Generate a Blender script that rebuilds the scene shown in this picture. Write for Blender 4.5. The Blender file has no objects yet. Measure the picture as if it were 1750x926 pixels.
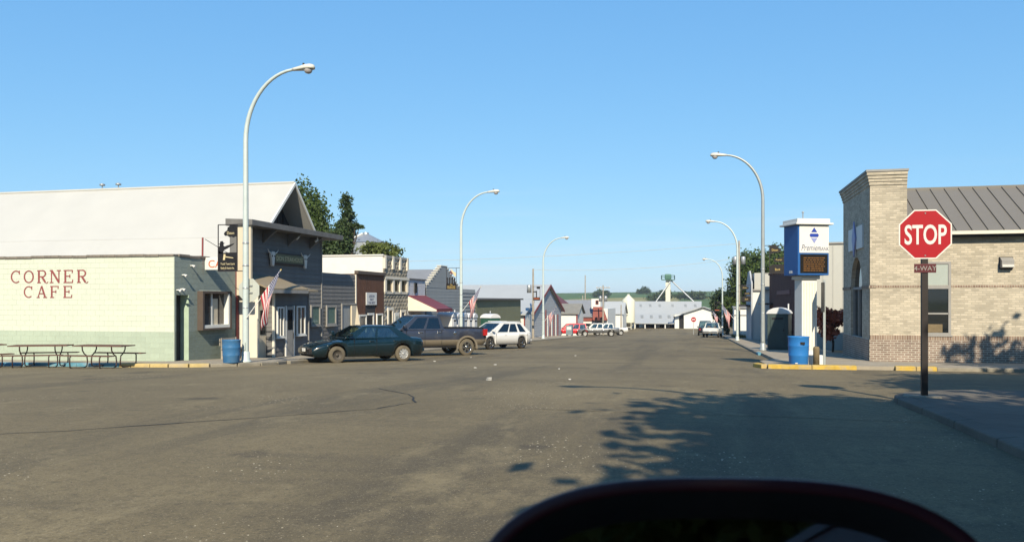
import bpy, bmesh, math, random
import numpy as np
from mathutils import Vector, Matrix
random.seed(7); rng = np.random.default_rng(11)
R = math.radians
S = bpy.context.scene
COL = S.collection

# ------------------------------------------------------------------ camera, sky, sun, exposure
SUN_AZ, SUN_EL = 15.0, 35.5          # sun stands behind the camera, a little to the right
cam = bpy.data.cameras.new('camera'); camo = bpy.data.objects.new('camera', cam); COL.objects.link(camo)
camo.location = (0, 0, 0); camo.rotation_euler = (R(90), 0, R(13.3))
cam.sensor_width = 36; cam.lens = 36 * 1370 / 1750; cam.shift_y = 50 / 1750
cam.clip_start = 0.05; cam.clip_end = 9000
cam.dof.use_dof = True; cam.dof.focus_distance = 30; cam.dof.aperture_fstop = 11
S.camera = camo
W = bpy.data.worlds.new('World'); S.world = W; W.use_nodes = True
nt = W.node_tree; bg = nt.nodes['Background']
sky = nt.nodes.new('ShaderNodeTexSky'); sky.sky_type = 'NISHITA'; sky.sun_disc = False
sky.sun_elevation = R(SUN_EL); sky.sun_rotation = R(180 - SUN_AZ)
sky.altitude = 300; sky.air_density = 1.15; sky.dust_density = 0.05; sky.ozone_density = 3.2
# the camera's soft rendering of the sky: the same gentle response for the whole dome
sp0 = nt.nodes.new('ShaderNodeSeparateColor'); cb0 = nt.nodes.new('ShaderNodeCombineColor'); nt.links.new(sky.outputs[0], sp0.inputs[0])
for i, (p, a) in enumerate(((.70, .80), (.50, 1.72), (.32, 3.30))):
    pw_ = nt.nodes.new('ShaderNodeMath'); pw_.operation = 'POWER'; pw_.inputs[1].default_value = p; nt.links.new(sp0.outputs[i], pw_.inputs[0])
    ml_ = nt.nodes.new('ShaderNodeMath'); ml_.operation = 'MULTIPLY'; ml_.inputs[1].default_value = a; nt.links.new(pw_.outputs[0], ml_.inputs[0]); nt.links.new(ml_.outputs[0], cb0.inputs[i])
wc = nt.nodes.new('ShaderNodeTexCoord'); wm = nt.nodes.new('ShaderNodeMapping'); wm.inputs['Scale'].default_value = (2.2, 2.2, 34); wm.inputs['Rotation'].default_value = (R(2), R(-1), R(20)); nt.links.new(wc.outputs['Generated'], wm.inputs[0])
wn_ = nt.nodes.new('ShaderNodeTexNoise'); wn_.inputs['Scale'].default_value = 1.6; wn_.inputs['Detail'].default_value = 7; nt.links.new(wm.outputs[0], wn_.inputs['Vector'])
wr = nt.nodes.new('ShaderNodeMapRange'); wr.inputs[1].default_value = .52; wr.inputs[2].default_value = .8; wr.inputs[4].default_value = .45; nt.links.new(wn_.outputs[0], wr.inputs[0])
wz = nt.nodes.new('ShaderNodeSeparateXYZ'); nt.links.new(wc.outputs['Generated'], wz.inputs[0])
we = nt.nodes.new('ShaderNodeMapRange'); we.inputs[1].default_value = .16; we.inputs[2].default_value = .03; nt.links.new(wz.outputs[2], we.inputs[0])
wf = nt.nodes.new('ShaderNodeMath'); wf.operation = 'MULTIPLY'; nt.links.new(wr.outputs[0], wf.inputs[0]); nt.links.new(we.outputs[0], wf.inputs[1])
wx = nt.nodes.new('ShaderNodeMix'); wx.data_type = 'RGBA'; wx.inputs[7].default_value = (4.9, 5.6, 6.1, 1); nt.links.new(wf.outputs[0], wx.inputs[0]); nt.links.new(cb0.outputs[0], wx.inputs[6])
nt.links.new(wx.outputs[2], bg.inputs[0]); bg.inputs[1].default_value = 0.1
sun = bpy.data.lights.new('sun', 'SUN'); suno = bpy.data.objects.new('sun', sun); COL.objects.link(suno)
sun.energy = 5.0; sun.angle = R(0.53); sun.color = (1.0, 0.88, 0.68)
dv = Vector((-math.sin(R(SUN_AZ)) * math.cos(R(SUN_EL)), math.cos(R(SUN_AZ)) * math.cos(R(SUN_EL)), -math.sin(R(SUN_EL))))
suno.rotation_euler = dv.to_track_quat('-Z', 'Y').to_euler(); suno.location = (20, -40, 40)
S.view_settings.view_transform = 'Standard'; S.view_settings.look = 'None'
S.view_settings.exposure = 0.65; S.view_settings.gamma = 1.0; S.view_settings.use_curve_mapping = False

# ------------------------------------------------------------------ materials
MT = {}
def mat(name, col, rough=.7, var=.12, scale=2.5, bump=0, bscale=40, metal=0, spec=.3, rnd=0, dirt=None, coat=0, trans=0):
    col = tuple(.72 * v for v in col[:3])
    m = bpy.data.materials.new(name); m.use_nodes = True; t = m.node_tree; N = t.nodes; L = t.links
    b = N['Principled BSDF']; b.inputs['Roughness'].default_value = rough; b.inputs['Metallic'].default_value = metal
    b.inputs['Specular IOR Level'].default_value = spec
    if coat: b.inputs['Coat Weight'].default_value = coat; b.inputs['Coat Roughness'].default_value = .05
    tc = N.new('ShaderNodeTexCoord'); nz = N.new('ShaderNodeTexNoise'); nz.inputs['Scale'].default_value = scale
    nz.inputs['Detail'].default_value = 6; nz.inputs['Roughness'].default_value = .65
    L.new(tc.outputs['Object'], nz.inputs['Vector'])
    mr = N.new('ShaderNodeMapRange'); mr.inputs[1].default_value = .3; mr.inputs[2].default_value = .7
    mr.inputs[3].default_value = 1 - var; mr.inputs[4].default_value = 1 + var * .6
    L.new(nz.outputs[0], mr.inputs[0]); last = mr.outputs[0]
    if rnd:
        oi = N.new('ShaderNodeObjectInfo'); m2 = N.new('ShaderNodeMapRange')
        m2.inputs[3].default_value = 1 - rnd; m2.inputs[4].default_value = 1 + rnd
        L.new(oi.outputs['Random'], m2.inputs[0])
        mu = N.new('ShaderNodeMath'); mu.operation = 'MULTIPLY'; L.new(last, mu.inputs[0]); L.new(m2.outputs[0], mu.inputs[1]); last = mu.outputs[0]
    vm = N.new('ShaderNodeVectorMath'); vm.operation = 'SCALE'; vm.inputs[0].default_value = col[:3]
    L.new(last, vm.inputs['Scale']); colout = vm.outputs[0]
    if dirt:
        n2 = N.new('ShaderNodeTexNoise'); n2.inputs['Scale'].default_value = dirt[1]; n2.inputs['Detail'].default_value = 8
        mp = N.new('ShaderNodeMapping'); mp.inputs['Scale'].default_value = dirt[3] if len(dirt) > 3 else (1, 1, 1)
        L.new(tc.outputs['Object'], mp.inputs[0]); L.new(mp.outputs[0], n2.inputs['Vector'])
        r2 = N.new('ShaderNodeMapRange'); r2.inputs[1].default_value = .5; r2.inputs[2].default_value = .72; r2.inputs[4].default_value = dirt[2]
        L.new(n2.outputs[0], r2.inputs[0])
        mx = N.new('ShaderNodeMix'); mx.data_type = 'RGBA'; mx.inputs[7].default_value = (*dirt[0], 1)
        L.new(r2.outputs[0], mx.inputs[0]); L.new(colout, mx.inputs[6]); colout = mx.outputs[2]
    L.new(colout, b.inputs['Base Color'])
    if trans:
        b.inputs['Transmission Weight'].default_value = 0
        tr = N.new('ShaderNodeBsdfTranslucent'); L.new(colout, tr.inputs[0]); ms = N.new('ShaderNodeMixShader'); ms.inputs[0].default_value = trans
        L.new(b.outputs[0], ms.inputs[1]); L.new(tr.outputs[0], ms.inputs[2]); L.new(ms.outputs[0], N['Material Output'].inputs[0])
    if bump:
        nb = N.new('ShaderNodeTexNoise'); nb.inputs['Scale'].default_value = bscale; nb.inputs['Detail'].default_value = 5
        L.new(tc.outputs['Object'], nb.inputs['Vector'])
        bp = N.new('ShaderNodeBump'); bp.inputs['Strength'].default_value = bump; bp.inputs['Distance'].default_value = .02
        L.new(nb.outputs[0], bp.inputs['Height']); L.new(bp.outputs[0], b.inputs['Normal'])
    MT[name] = m; return m

def brickmat(name, c1, c2, mortar, bw=.25, rh=.082, bias=0.):
    c1, c2, mortar = [tuple(.72 * v for v in q) for q in (c1, c2, mortar)]
    m = bpy.data.materials.new(name); m.use_nodes = True; t = m.node_tree; N = t.nodes; L = t.links
    b = N['Principled BSDF']; b.inputs['Roughness'].default_value = .85; b.inputs['Specular IOR Level'].default_value = .2
    g = N.new('ShaderNodeNewGeometry'); sx = N.new('ShaderNodeSeparateXYZ'); L.new(g.outputs['Position'], sx.inputs[0])
    ad = N.new('ShaderNodeMath'); L.new(sx.outputs[0], ad.inputs[0]); L.new(sx.outputs[1], ad.inputs[1])
    cb = N.new('ShaderNodeCombineXYZ'); L.new(ad.outputs[0], cb.inputs[0]); L.new(sx.outputs[2], cb.inputs[1])
    br = N.new('ShaderNodeTexBrick'); L.new(cb.outputs[0], br.inputs['Vector'])
    br.inputs['Scale'].default_value = 1; br.inputs['Brick Width'].default_value = bw; br.inputs['Row Height'].default_value = rh
    br.inputs['Mortar Size'].default_value = .011; br.inputs['Bias'].default_value = bias
    br.inputs['Color1'].default_value = (*c1, 1); br.inputs['Color2'].default_value = (*c2, 1); br.inputs['Mortar'].default_value = (*mortar, 1)
    nz = N.new('ShaderNodeTexNoise'); nz.inputs['Scale'].default_value = 1.3; nz.inputs['Detail'].default_value = 7
    mr = N.new('ShaderNodeMapRange'); mr.inputs[1].default_value = .3; mr.inputs[2].default_value = .7; mr.inputs[3].default_value = .82; mr.inputs[4].default_value = 1.12
    L.new(g.outputs['Position'], nz.inputs['Vector']); L.new(nz.outputs[0], mr.inputs[0])
    vm = N.new('ShaderNodeVectorMath'); vm.operation = 'SCALE'; L.new(br.outputs[0], vm.inputs[0]); L.new(mr.outputs[0], vm.inputs['Scale'])
    L.new(vm.outputs[0], b.inputs['Base Color'])
    bp = N.new('ShaderNodeBump'); bp.invert = True; bp.inputs['Strength'].default_value = .6; bp.inputs['Distance'].default_value = .01
    L.new(br.outputs['Fac'], bp.inputs['Height']); L.new(bp.outputs[0], b.inputs['Normal'])
    MT[name] = m

def asphaltmat():
    m = bpy.data.materials.new('asphalt'); m.use_nodes = True; t = m.node_tree; N = t.nodes; L = t.links
    b = N['Principled BSDF']; b.inputs['Roughness'].default_value = .88; b.inputs['Specular IOR Level'].default_value = .25
    g = N.new('ShaderNodeNewGeometry')
    def noise(sc, det, scale3=(1, 1, 1), ro=.6, rot=0):
        mp = N.new('ShaderNodeMapping'); mp.inputs['Scale'].default_value = scale3; mp.inputs['Rotation'].default_value = (0, 0, rot)
        L.new(g.outputs['Position'], mp.inputs[0])
        n = N.new('ShaderNodeTexNoise'); n.inputs['Scale'].default_value = sc; n.inputs['Detail'].default_value = det; n.inputs['Roughness'].default_value = ro
        L.new(mp.outputs[0], n.inputs['Vector']); return n.outputs[0]
    def ramp(src, a, bb, lo, hi):
        r = N.new('ShaderNodeMapRange'); r.inputs[1].default_value = a; r.inputs[2].default_value = bb; r.inputs[3].default_value = lo; r.inputs[4].default_value = hi
        L.new(src, r.inputs[0]); return r.outputs[0]
    def mix(f, a, bcol):
        x = N.new('ShaderNodeMix'); x.data_type = 'RGBA'; L.new(f, x.inputs[0])
        if isinstance(a, tuple): x.inputs[6].default_value = (*a, 1)
        else: L.new(a, x.inputs[6])
        x.inputs[7].default_value = (*bcol, 1); return x.outputs[2]
    c = mix(ramp(noise(.13, 6), .36, .66, 0, 1), (0.127, 0.102, 0.058), (0.191, 0.154, 0.087))        # broad dusty patches
    c = mix(ramp(noise(.45, 7, (1, .10, 1), .68), .50, .64, 0, .8), c, (0.084, 0.070, 0.045))        # wheel-worn streaks along the street
    c = mix(ramp(noise(.35, 7, (.10, 1, 1), .68), .52, .66, 0, .75), c, (0.079, 0.066, 0.045))        # streaks along the cross street
    c = mix(ramp(noise(1.1, 9, (1, .5, 1), .72), .54, .72, 0, .8), c, (0.229, 0.186, 0.106))          # blown sand
    c = mix(ramp(noise(.8, 4, (1, 1, 1), .5), .66, .72, 0, .6), c, (0.043, 0.037, 0.029))             # oil stains
    c = mix(ramp(noise(7, 6, (1, 1, 1), .75), .48, .76, 0, .75), c, (0.071, 0.059, 0.038))
    c = mix(ramp(noise(30, 4, (1, 1, 1), .85), .52, .66, 0, .75), c, (0.051, 0.043, 0.029))           # aggregate
    c = mix(ramp(noise(48, 3, (1, 1, 1), .85), .58, .68, 0, .8), c, (0.318, 0.264, 0.172))
    v = N.new('ShaderNodeTexVoronoi'); v.inputs['Scale'].default_value = 13; L.new(g.outputs['Position'], v.inputs['Vector'])
    ch = N.new('ShaderNodeTexNoise'); ch.inputs['Scale'].default_value = .45; L.new(g.outputs['Position'], ch.inputs['Vector'])
    th = N.new('ShaderNodeMapRange'); th.inputs[1].default_value = .45; th.inputs[2].default_value = .7; th.inputs[3].default_value = .02; th.inputs[4].default_value = .17; L.new(ch.outputs[0], th.inputs[0])
    lt = N.new('ShaderNodeMath'); lt.operation = 'LESS_THAN'; L.new(v.outputs['Distance'], lt.inputs[0]); L.new(th.outputs[0], lt.inputs[1])
    c = mix(lt.outputs[0], c, (0.533, 0.464, 0.330))                                                   # pale pebbles
    L.new(c, b.inputs['Base Color'])
    bp = N.new('ShaderNodeBump'); bp.inputs['Strength'].default_value = .7; bp.inputs['Distance'].default_value = .012
    L.new(noise(45, 5), bp.inputs['Height']); L.new(bp.outputs[0], b.inputs['Normal'])
    MT['asphalt'] = m

def fieldmat():
    m = bpy.data.materials.new('field'); m.use_nodes = True; t = m.node_tree; N = t.nodes; L = t.links
    b = N['Principled BSDF']; b.inputs['Roughness'].default_value = .95; b.inputs['Specular IOR Level'].default_value = .1
    g = N.new('ShaderNodeNewGeometry')
    v = N.new('ShaderNodeTexVoronoi'); v.inputs['Scale'].default_value = .0042; v.distance = 'CHEBYCHEV'
    L.new(g.outputs['Position'], v.inputs['Vector'])
    sp = N.new('ShaderNodeSeparateColor'); L.new(v.outputs['Color'], sp.inputs[0])
    cr = N.new('ShaderNodeValToRGB'); e = cr.color_ramp; e.interpolation = 'CONSTANT'
    e.elements[0].color = (.075, .125, .045, 1); e.elements[1].position = .55; e.elements[1].color = (.11, .155, .055, 1)
    k = e.elements.new(.8); k.color = (.24, .22, .10, 1)
    L.new(sp.outputs[0], cr.inputs[0])
    nz = N.new('ShaderNodeTexNoise'); nz.inputs['Scale'].default_value = .05; nz.inputs['Detail'].default_value = 9; L.new(g.outputs['Position'], nz.inputs['Vector'])
    mr = N.new('ShaderNodeMapRange'); mr.inputs[1].default_value = .3; mr.inputs[2].default_value = .7; mr.inputs[3].default_value = .7; mr.inputs[4].default_value = 1.2; L.new(nz.outputs[0], mr.inputs[0])
    vm = N.new('ShaderNodeVectorMath'); vm.operation = 'SCALE'; L.new(cr.outputs[0], vm.inputs[0]); L.new(mr.outputs[0], vm.inputs['Scale'])
    L.new(vm.outputs[0], b.inputs['Base Color']); MT['field'] = m

def flagmat():
    m = bpy.data.materials.new('flag_cloth'); m.use_nodes = True; t = m.node_tree; N = t.nodes; L = t.links
    b = N['Principled BSDF']; b.inputs['Roughness'].default_value = .8
    tc = N.new('ShaderNodeTexCoord'); sp = N.new('ShaderNodeSeparateXYZ'); L.new(tc.outputs['UV'], sp.inputs[0])
    def mth(op, a, bb):
        n = N.new('ShaderNodeMath'); n.operation = op
        for i, q in enumerate((a, bb)):
            if isinstance(q, (int, float)): n.inputs[i].default_value = q
            else: L.new(q, n.inputs[i])
        return n.outputs[0]
    U, V = sp.outputs[0], sp.outputs[1]
    stripe = mth('LESS_THAN', mth('MODULO', mth('MULTIPLY', V, 6.5), 1.0), .5)
    cant = mth('MULTIPLY', mth('LESS_THAN', U, .4), mth('GREATER_THAN', V, 6 / 13))
    du = mth('SUBTRACT', mth('MODULO', mth('MULTIPLY', U, 15), 1.0), .5); dvv = mth('SUBTRACT', mth('MODULO', mth('MULTIPLY', V, 13), 1.0), .5)
    star = mth('LESS_THAN', mth('ADD', mth('MULTIPLY', du, du), mth('MULTIPLY', dvv, dvv)), .08)
    def mix(f, a, c):
        x = N.new('ShaderNodeMix'); x.data_type = 'RGBA'; L.new(f, x.inputs[0])
        for i, q in ((6, a), (7, c)):
            if isinstance(q, tuple): x.inputs[i].default_value = (*q, 1)
            else: L.new(q, x.inputs[i])
        return x.outputs[2]
    c = mix(stripe, (.72, .70, .68), (.50, .035, .05)); cc = mix(star, (.035, .045, .14), (.7, .7, .7)); c = mix(cant, c, cc)
    L.new(c, b.inputs['Base Color'])
    tr = N.new('ShaderNodeBsdfTranslucent'); L.new(c, tr.inputs[0]); ms = N.new('ShaderNodeMixShader'); ms.inputs[0].default_value = .3
    L.new(b.outputs[0], ms.inputs[1]); L.new(tr.outputs[0], ms.inputs[2]); L.new(ms.outputs[0], N['Material Output'].inputs[0]); MT['flag'] = m

asphaltmat(); fieldmat(); flagmat()
brickmat('brick_tan', (.66, .58, .45), (.44, .39, .30), (.45, .41, .33), .24, .082, 0)
brickmat('brick_red', (.23, .165, .13), (.33, .25, .20), (.56, .52, .44), .24, .082)
brickmat('brick_soldier', (.24, .16, .12), (.36, .27, .2), (.45, .4, .33), .085, .4)
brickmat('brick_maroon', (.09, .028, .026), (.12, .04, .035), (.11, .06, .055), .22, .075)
mat('concrete', (.40, .35, .27), .9, .2, 1.2, .3, 30, dirt=((.2, .17, .13), 1.1, .5))
mat('kerb_plain', (.30, .27, .21), .9, .25, 2, .4, 30)
mat('kerb_yellow', (.62, .42, .08), .8, .25, 3, .3, 30, dirt=((.3, .26, .2), 3.5, .9))
mat('kerb_cream', (.60, .46, .20), .8, .25, 3, .3, 30, dirt=((.33, .28, .2), 2.5, .9))
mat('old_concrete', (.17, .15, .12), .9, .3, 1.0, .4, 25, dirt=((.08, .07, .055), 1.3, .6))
mat('kerb_blue', (.13, .34, .45), .8, .25, 3, .3, 30, dirt=((.3, .28, .24), 3, .7))
mat('mortar', (.60, .645, .53), .9)
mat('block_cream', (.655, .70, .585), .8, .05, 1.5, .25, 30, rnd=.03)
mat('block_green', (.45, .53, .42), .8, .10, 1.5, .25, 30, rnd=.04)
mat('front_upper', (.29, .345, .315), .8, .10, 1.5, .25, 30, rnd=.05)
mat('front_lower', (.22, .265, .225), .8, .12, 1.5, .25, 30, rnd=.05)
mat('trim_green', (.45, .58, .45), .7)
mat('paint_red_dark', (.26, .055, .055), .7)
mat('lettering_red', (.29, .075, .075), .75, .15)
mat('coping', (.22, .19, .16), .8, .3, 6, .3)
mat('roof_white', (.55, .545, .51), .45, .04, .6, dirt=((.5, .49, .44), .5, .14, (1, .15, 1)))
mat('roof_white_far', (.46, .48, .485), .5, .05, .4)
mat('white', (.80, .80, .76), .6, .05)
mat('white_warm', (.78, .73, .62), .65, .06)
mat('cream', (.66, .58, .44), .65, .06)
mat('siding_grey', (.175, .172, .168), .75, .15, 1.5, rnd=.10, dirt=((.10, .10, .11), 2, .4))
mat('siding_light', (.50, .52, .54), .7, .08, 2, rnd=.04)
mat('siding_mid', (.30, .32, .33), .75, .08, 1, rnd=.05)
mat('siding_white', (.62, .63, .66), .7, .06, 2, rnd=.04)
mat('fascia_grey', (.17, .165, .16), .7, .2, 3)
mat('trim_grey', (.33, .32, .30), .7)
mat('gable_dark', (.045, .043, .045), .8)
mat('brown_wood', (.135, .062, .035), .75, .2, 2, rnd=.1)
mat('brown_trim', (.11, .085, .07), .7)
mat('rock_block', (.34, .31, .25), .85, .25, 8, .6, 14, rnd=.18)
mat('awning_maroon', (.20, .05, .06), .6, .1)
mat('shingle_tan', (.30, .25, .175), .85, .2, 12)
mat('shed_green', (.215, .225, .135), .7, .08, .7)
mat('roof_brown', (.20, .185, .16), .5, .07, .5)
mat('barn_roof', (.26, .275, .30), .6, .1, 1)
mat('barn_roof_brown', (.26, .25, .22), .7, .15, 1)
mat('roof_red', (.27, .075, .055), .7)
mat('maroon_far', (.17, .06, .065), .7)
mat('metal_panel', (.50, .50, .46), .55, .05, .8)
mat('galv', (.45, .47, .48), .4, .1, 2, metal=.5)
mat('bin_cream', (.74, .72, .58), .6, .04)
mat('platform_green', (.10, .22, .17), .6)
mat('pole_pale', (.60, .68, .66), .45, .08, 3, metal=.1)
mat('pole_grey', (.42, .46, .46), .45, .1, 3, metal=.3)
mat('lamp_head', (.68, .67, .60), .5)
mat('lamp_lens', (.50, .46, .45), .15, .05)
mat('wood_pole', (.40, .36, .30), .9, .25, 3)
mat('wood_post', (.21, .16, .09), .85, .25, 6)
mat('black', (.014, .013, .014), .5, .2)
mat('frame_dark', (.03, .025, .028), .5, .2)
mat('rubber', (.038, .034, .028), .85, .3, 5)
mat('dust_tyre', (.15, .128, .09), .9, .25, 5)
mat('underbody', (.012, .012, .013), .9)
mat('chrome', (.72, .72, .72), .15, .05, metal=1)
mat('hubcap', (.62, .62, .60), .35, .05, metal=.5)
mat('steel_rim', (.085, .075, .062), .6, .2)
mat('glass', (.012, .016, .018), .04, .1, spec=.6)
mat('glass_green', (.13, .20, .165), .06, .1, spec=.6)
mat('glass_blind', (.42, .47, .43), .3, .05, spec=.5)
mat('glass_tan', (.09, .075, .06), .06, .2, spec=.6)
mat('lens_clear', (.75, .72, .66), .1, .05, spec=.6)
mat('lens_orange', (.65, .30, .10), .2, .05)
mat('lens_red', (.42, .02, .02), .2, .05)
mat('car_teal', (.004, .018, .026), .25, .1, coat=.8)
mat('car_navy', (.036, .043, .066), .3, .1, coat=.6, dirt=((.09, .08, .07), 3, .25))
mat('car_tan', (.22, .185, .135), .5, .12)
mat('car_white', (.80, .80, .78), .3, .03, coat=.5)
mat('car_red', (.72, .02, .03), .3, .08, coat=.6)
mat('car_silver', (.19, .195, .20), .35, .08, metal=.4, coat=.5)
mat('car_black', (.008, .007, .012), .3, .1, coat=.5)
mat('car_maroon', (.040, .005, .008), .45, .1, coat=.1)
mat('mirror_shell', (.045, .005, .009), .45, .2, 20)
mat('mirror_glass', (.42, .43, .43), .03, .02, metal=1)
mat('barrel_blue', (.03, .20, .55), .4, .08, 2)
mat('barrel_blue_dull', (.045, .17, .36), .5, .12, 2, dirt=((.12, .2, .28), 3, .5))
mat('bank_blue', (.022, .115, .36), .45, .06)
mat('logo_blue', (.02, .06, .38), .5)
mat('logo_pale', (.28, .33, .62), .5)
mat('text_slate', (.10, .12, .20), .5)
mat('led_black', (.012, .010, .008), .4)
mat('led_amber', (.26, .12, .03), .5)
mat('sign_white', (.80, .79, .75), .5, .04)
mat('sign_back', (.50, .53, .48), .5, .08)
mat('sign_red', (.42, .010, .020), .38, .06, 5)
mat('sign_plate_red', (.10, .018, .024), .5, .1)
mat('sign_silver', (.74, .74, .72), .5, .04)
mat('orange', (.62, .13, .03), .6)
mat('gold', (.68, .50, .16), .6)
mat('gold_pale', (.70, .60, .36), .6)
mat('sign_wood', (.06, .045, .04), .7, .2)
mat('sign_olive', (.17, .17, .09), .7)
mat('skull', (.78, .74, .68), .7, .1)
mat('table_brown', (.14, .07, .05), .7, .2, 4)
mat('post_dark', (.030, .024, .022), .55, .3, 5)
mat('tube_brown', (.05, .028, .026), .5)
mat('toilet_white', (.74, .75, .76), .5, .04)
mat('toilet_green', (.035, .115, .085), .5)
mat('toilet_grey', (.07, .10, .095), .5)
mat('box_grey', (.20, .26, .29), .5)
mat('leaf', (.085, .135, .030), .6, .45, .8, trans=.25)
mat('leaf_dark', (.060, .100, .032), .6, .45, .8, trans=.2)
mat('leaf_light', (.13, .165, .04), .6, .4, .8, trans=.25)
mat('leaf_red', (.62, .17, .09), .6, .4, 2, trans=.2)
mat('bark', (.10, .075, .055), .9, .3, 4, .5, 12)
mat('grass', (.10, .115, .035), .9, .3, 2)
mat('litter_white', (.75, .75, .72), .8)
mat('tar', (.035, .03, .026), .7, .3, 5)
mat('wire', (.03, .03, .03), .6)
mat('wire_pale', (.55, .55, .5), .5)
mat('skin_black', (.01, .009, .01), .5)

def carglass(name, col, gl=.14):
    m = bpy.data.materials.new(name); m.use_nodes = True; t = m.node_tree; N = t.nodes; L = t.links
    tr = N.new('ShaderNodeBsdfTransparent'); tr.inputs[0].default_value = (*col, 1); g = N.new('ShaderNodeBsdfGlossy'); g.inputs['Roughness'].default_value = .03
    g.inputs[0].default_value = (.9, .95, .95, 1); ms = N.new('ShaderNodeMixShader'); ms.inputs[0].default_value = gl
    L.new(tr.outputs[0], ms.inputs[1]); L.new(g.outputs[0], ms.inputs[2]); L.new(ms.outputs[0], N['Material Output'].inputs[0]); MT[name] = m
carglass('car_glass', (.60, .66, .62)); carglass('car_glass_dark', (.10, .11, .12), .10)
mat('seat_grey', (.10, .10, .105), .9)
# ------------------------------------------------------------------ geometry helpers
def root_of(o):
    while o is not None and o.parent is not None: o = o.parent
    return o
def link(name, me, parent=None, loc=None):
    o = bpy.data.objects.new(name, me); COL.objects.link(o)
    if parent is not None: o.parent = parent
    if loc is not None: o.location = loc
    return o
def tag(o, label=None, cat=None, group=None, kind=None):
    if label: o['label'] = label
    if cat: o['category'] = cat
    if group: o['group'] = group
    if kind: o['kind'] = kind
    return o
def thing(name, loc, label, cat, group=None, rz=0):
    o = bpy.data.objects.new(name, None); COL.objects.link(o); o.location = loc; o.rotation_euler = (0, 0, rz); o.empty_display_size = .3
    return tag(o, label, cat, group)

class MB:
    def __init__(s): s.v = []; s.f = []; s.mi = []; s.sm = []; s.uv = None
    def add(s, vs, fs, mi=0, sm=False):
        n = len(s.v); s.v += [tuple(p) for p in vs]
        for f in fs: s.f.append([i + n for i in f]); s.mi.append(mi); s.sm.append(sm)
        return s
    def box(s, x0, x1, y0, y1, z0, z1, mi=0):
        v = [(x, y, z) for x in (x0, x1) for y in (y0, y1) for z in (z0, z1)]
        return s.add(v, [(0, 1, 3, 2), (4, 6, 7, 5), (0, 4, 5, 1), (2, 3, 7, 6), (0, 2, 6, 4), (1, 5, 7, 3)], mi)
    def fb(s, o, base, u0, u1, v0, v1, w0, w1, mi=0):
        """box on a facade: o = E (faces +X), W (faces -X), S (faces -Y); u along the wall, v up, w outwards"""
        if o == 'E': return s.box(base + w0, base + w1, u0, u1, v0, v1, mi)
        if o == 'W': return s.box(base - w1, base - w0, u0, u1, v0, v1, mi)
        return s.box(u0, u1, base - w1, base - w0, v0, v1, mi)
    def hexa(s, p, mi=0):
        return s.add(p, [(0, 3, 2, 1), (4, 5, 6, 7), (0, 1, 5, 4), (1, 2, 6, 5), (2, 3, 7, 6), (3, 0, 4, 7)], mi)
    def prism(s, poly, vec, mi=0):
        n = len(poly); vec = Vector(vec); a = [Vector(p) for p in poly]; b = [p + vec for p in a]
        s.add(a + b, [list(range(n))[::-1], list(range(n, 2 * n))] + [(i, (i + 1) % n, n + (i + 1) % n, n + i) for i in range(n)], mi); return s
    def tube(s, pts, rad, n=10, mi=0, cap=True):
        pts = [Vector(p) for p in pts]; m = len(pts)
        if not hasattr(rad, '__len__'): rad = [rad] * m
        vs = []; ref = None
        for i, p in enumerate(pts):
            d = (pts[min(i + 1, m - 1)] - pts[max(i - 1, 0)]).normalized()
            if ref is None: ref = Vector((1, 0, 0)) if abs(d.x) < .9 else Vector((0, 1, 0))
            a = (ref - d * ref.dot(d)).normalized(); b = d.cross(a); ref = a
            for k in range(n):
                t = 2 * math.pi * k / n; vs.append(p + (a * math.cos(t) + b * math.sin(t)) * rad[i])
        fs = [(i * n + k, i * n + (k + 1) % n, (i + 1) * n + (k + 1) % n, (i + 1) * n + k) for i in range(m - 1) for k in range(n)]
        s.add(vs, fs, mi, True)
        if cap: s.add(vs[:n], [list(range(n))[::-1]], mi); s.add(vs[-n:], [list(range(n))], mi)
        return s
    def lathe(s, prof, c=(0, 0, 0), axis='z', n=20, mi=0, sm=True):
        vs = []; m = len(prof)
        for r, h in prof:
            for k in range(n):
                t = 2 * math.pi * k / n; x, y = r * math.cos(t), r * math.sin(t)
                q = (x, y, h) if axis == 'z' else ((x, h, y) if axis == 'y' else (h, x, y))
                vs.append((c[0] + q[0], c[1] + q[1], c[2] + q[2]))
        fs = [(i * n + k, i * n + (k + 1) % n, (i + 1) * n + (k + 1) % n, (i + 1) * n + k) for i in range(m - 1) for k in range(n)]
        return s.add(vs, fs, mi, sm)
    def xform(s, M):
        s.v = [tuple(M @ Vector(p)) for p in s.v]; return s
    def build(s, name, m, parent=None, bevel=0, seg=2, loc=None, local=False):
        off = Vector((0, 0, 0))
        if parent is not None and not local: off = root_of(parent).location
        if parent is None and loc is not None: off = Vector(loc)
        me = bpy.data.meshes.new(name); me.from_pydata([tuple(Vector(p) - off) for p in s.v], [], s.f)
        for q in (m if isinstance(m, (list, tuple)) else [m]): me.materials.append(MT[q])
        me.polygons.foreach_set('material_index', s.mi); me.polygons.foreach_set('use_smooth', s.sm)
        bm = bmesh.new(); bm.from_mesh(me); bmesh.ops.recalc_face_normals(bm, faces=bm.faces); bm.to_mesh(me); bm.free()
        o = link(name, me, parent, loc if parent is None else None)
        if bevel:
            b = o.modifiers.new('bevel', 'BEVEL'); b.width = bevel; b.segments = seg; b.limit_method = 'ANGLE'; b.angle_limit = R(35)
        return o

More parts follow.
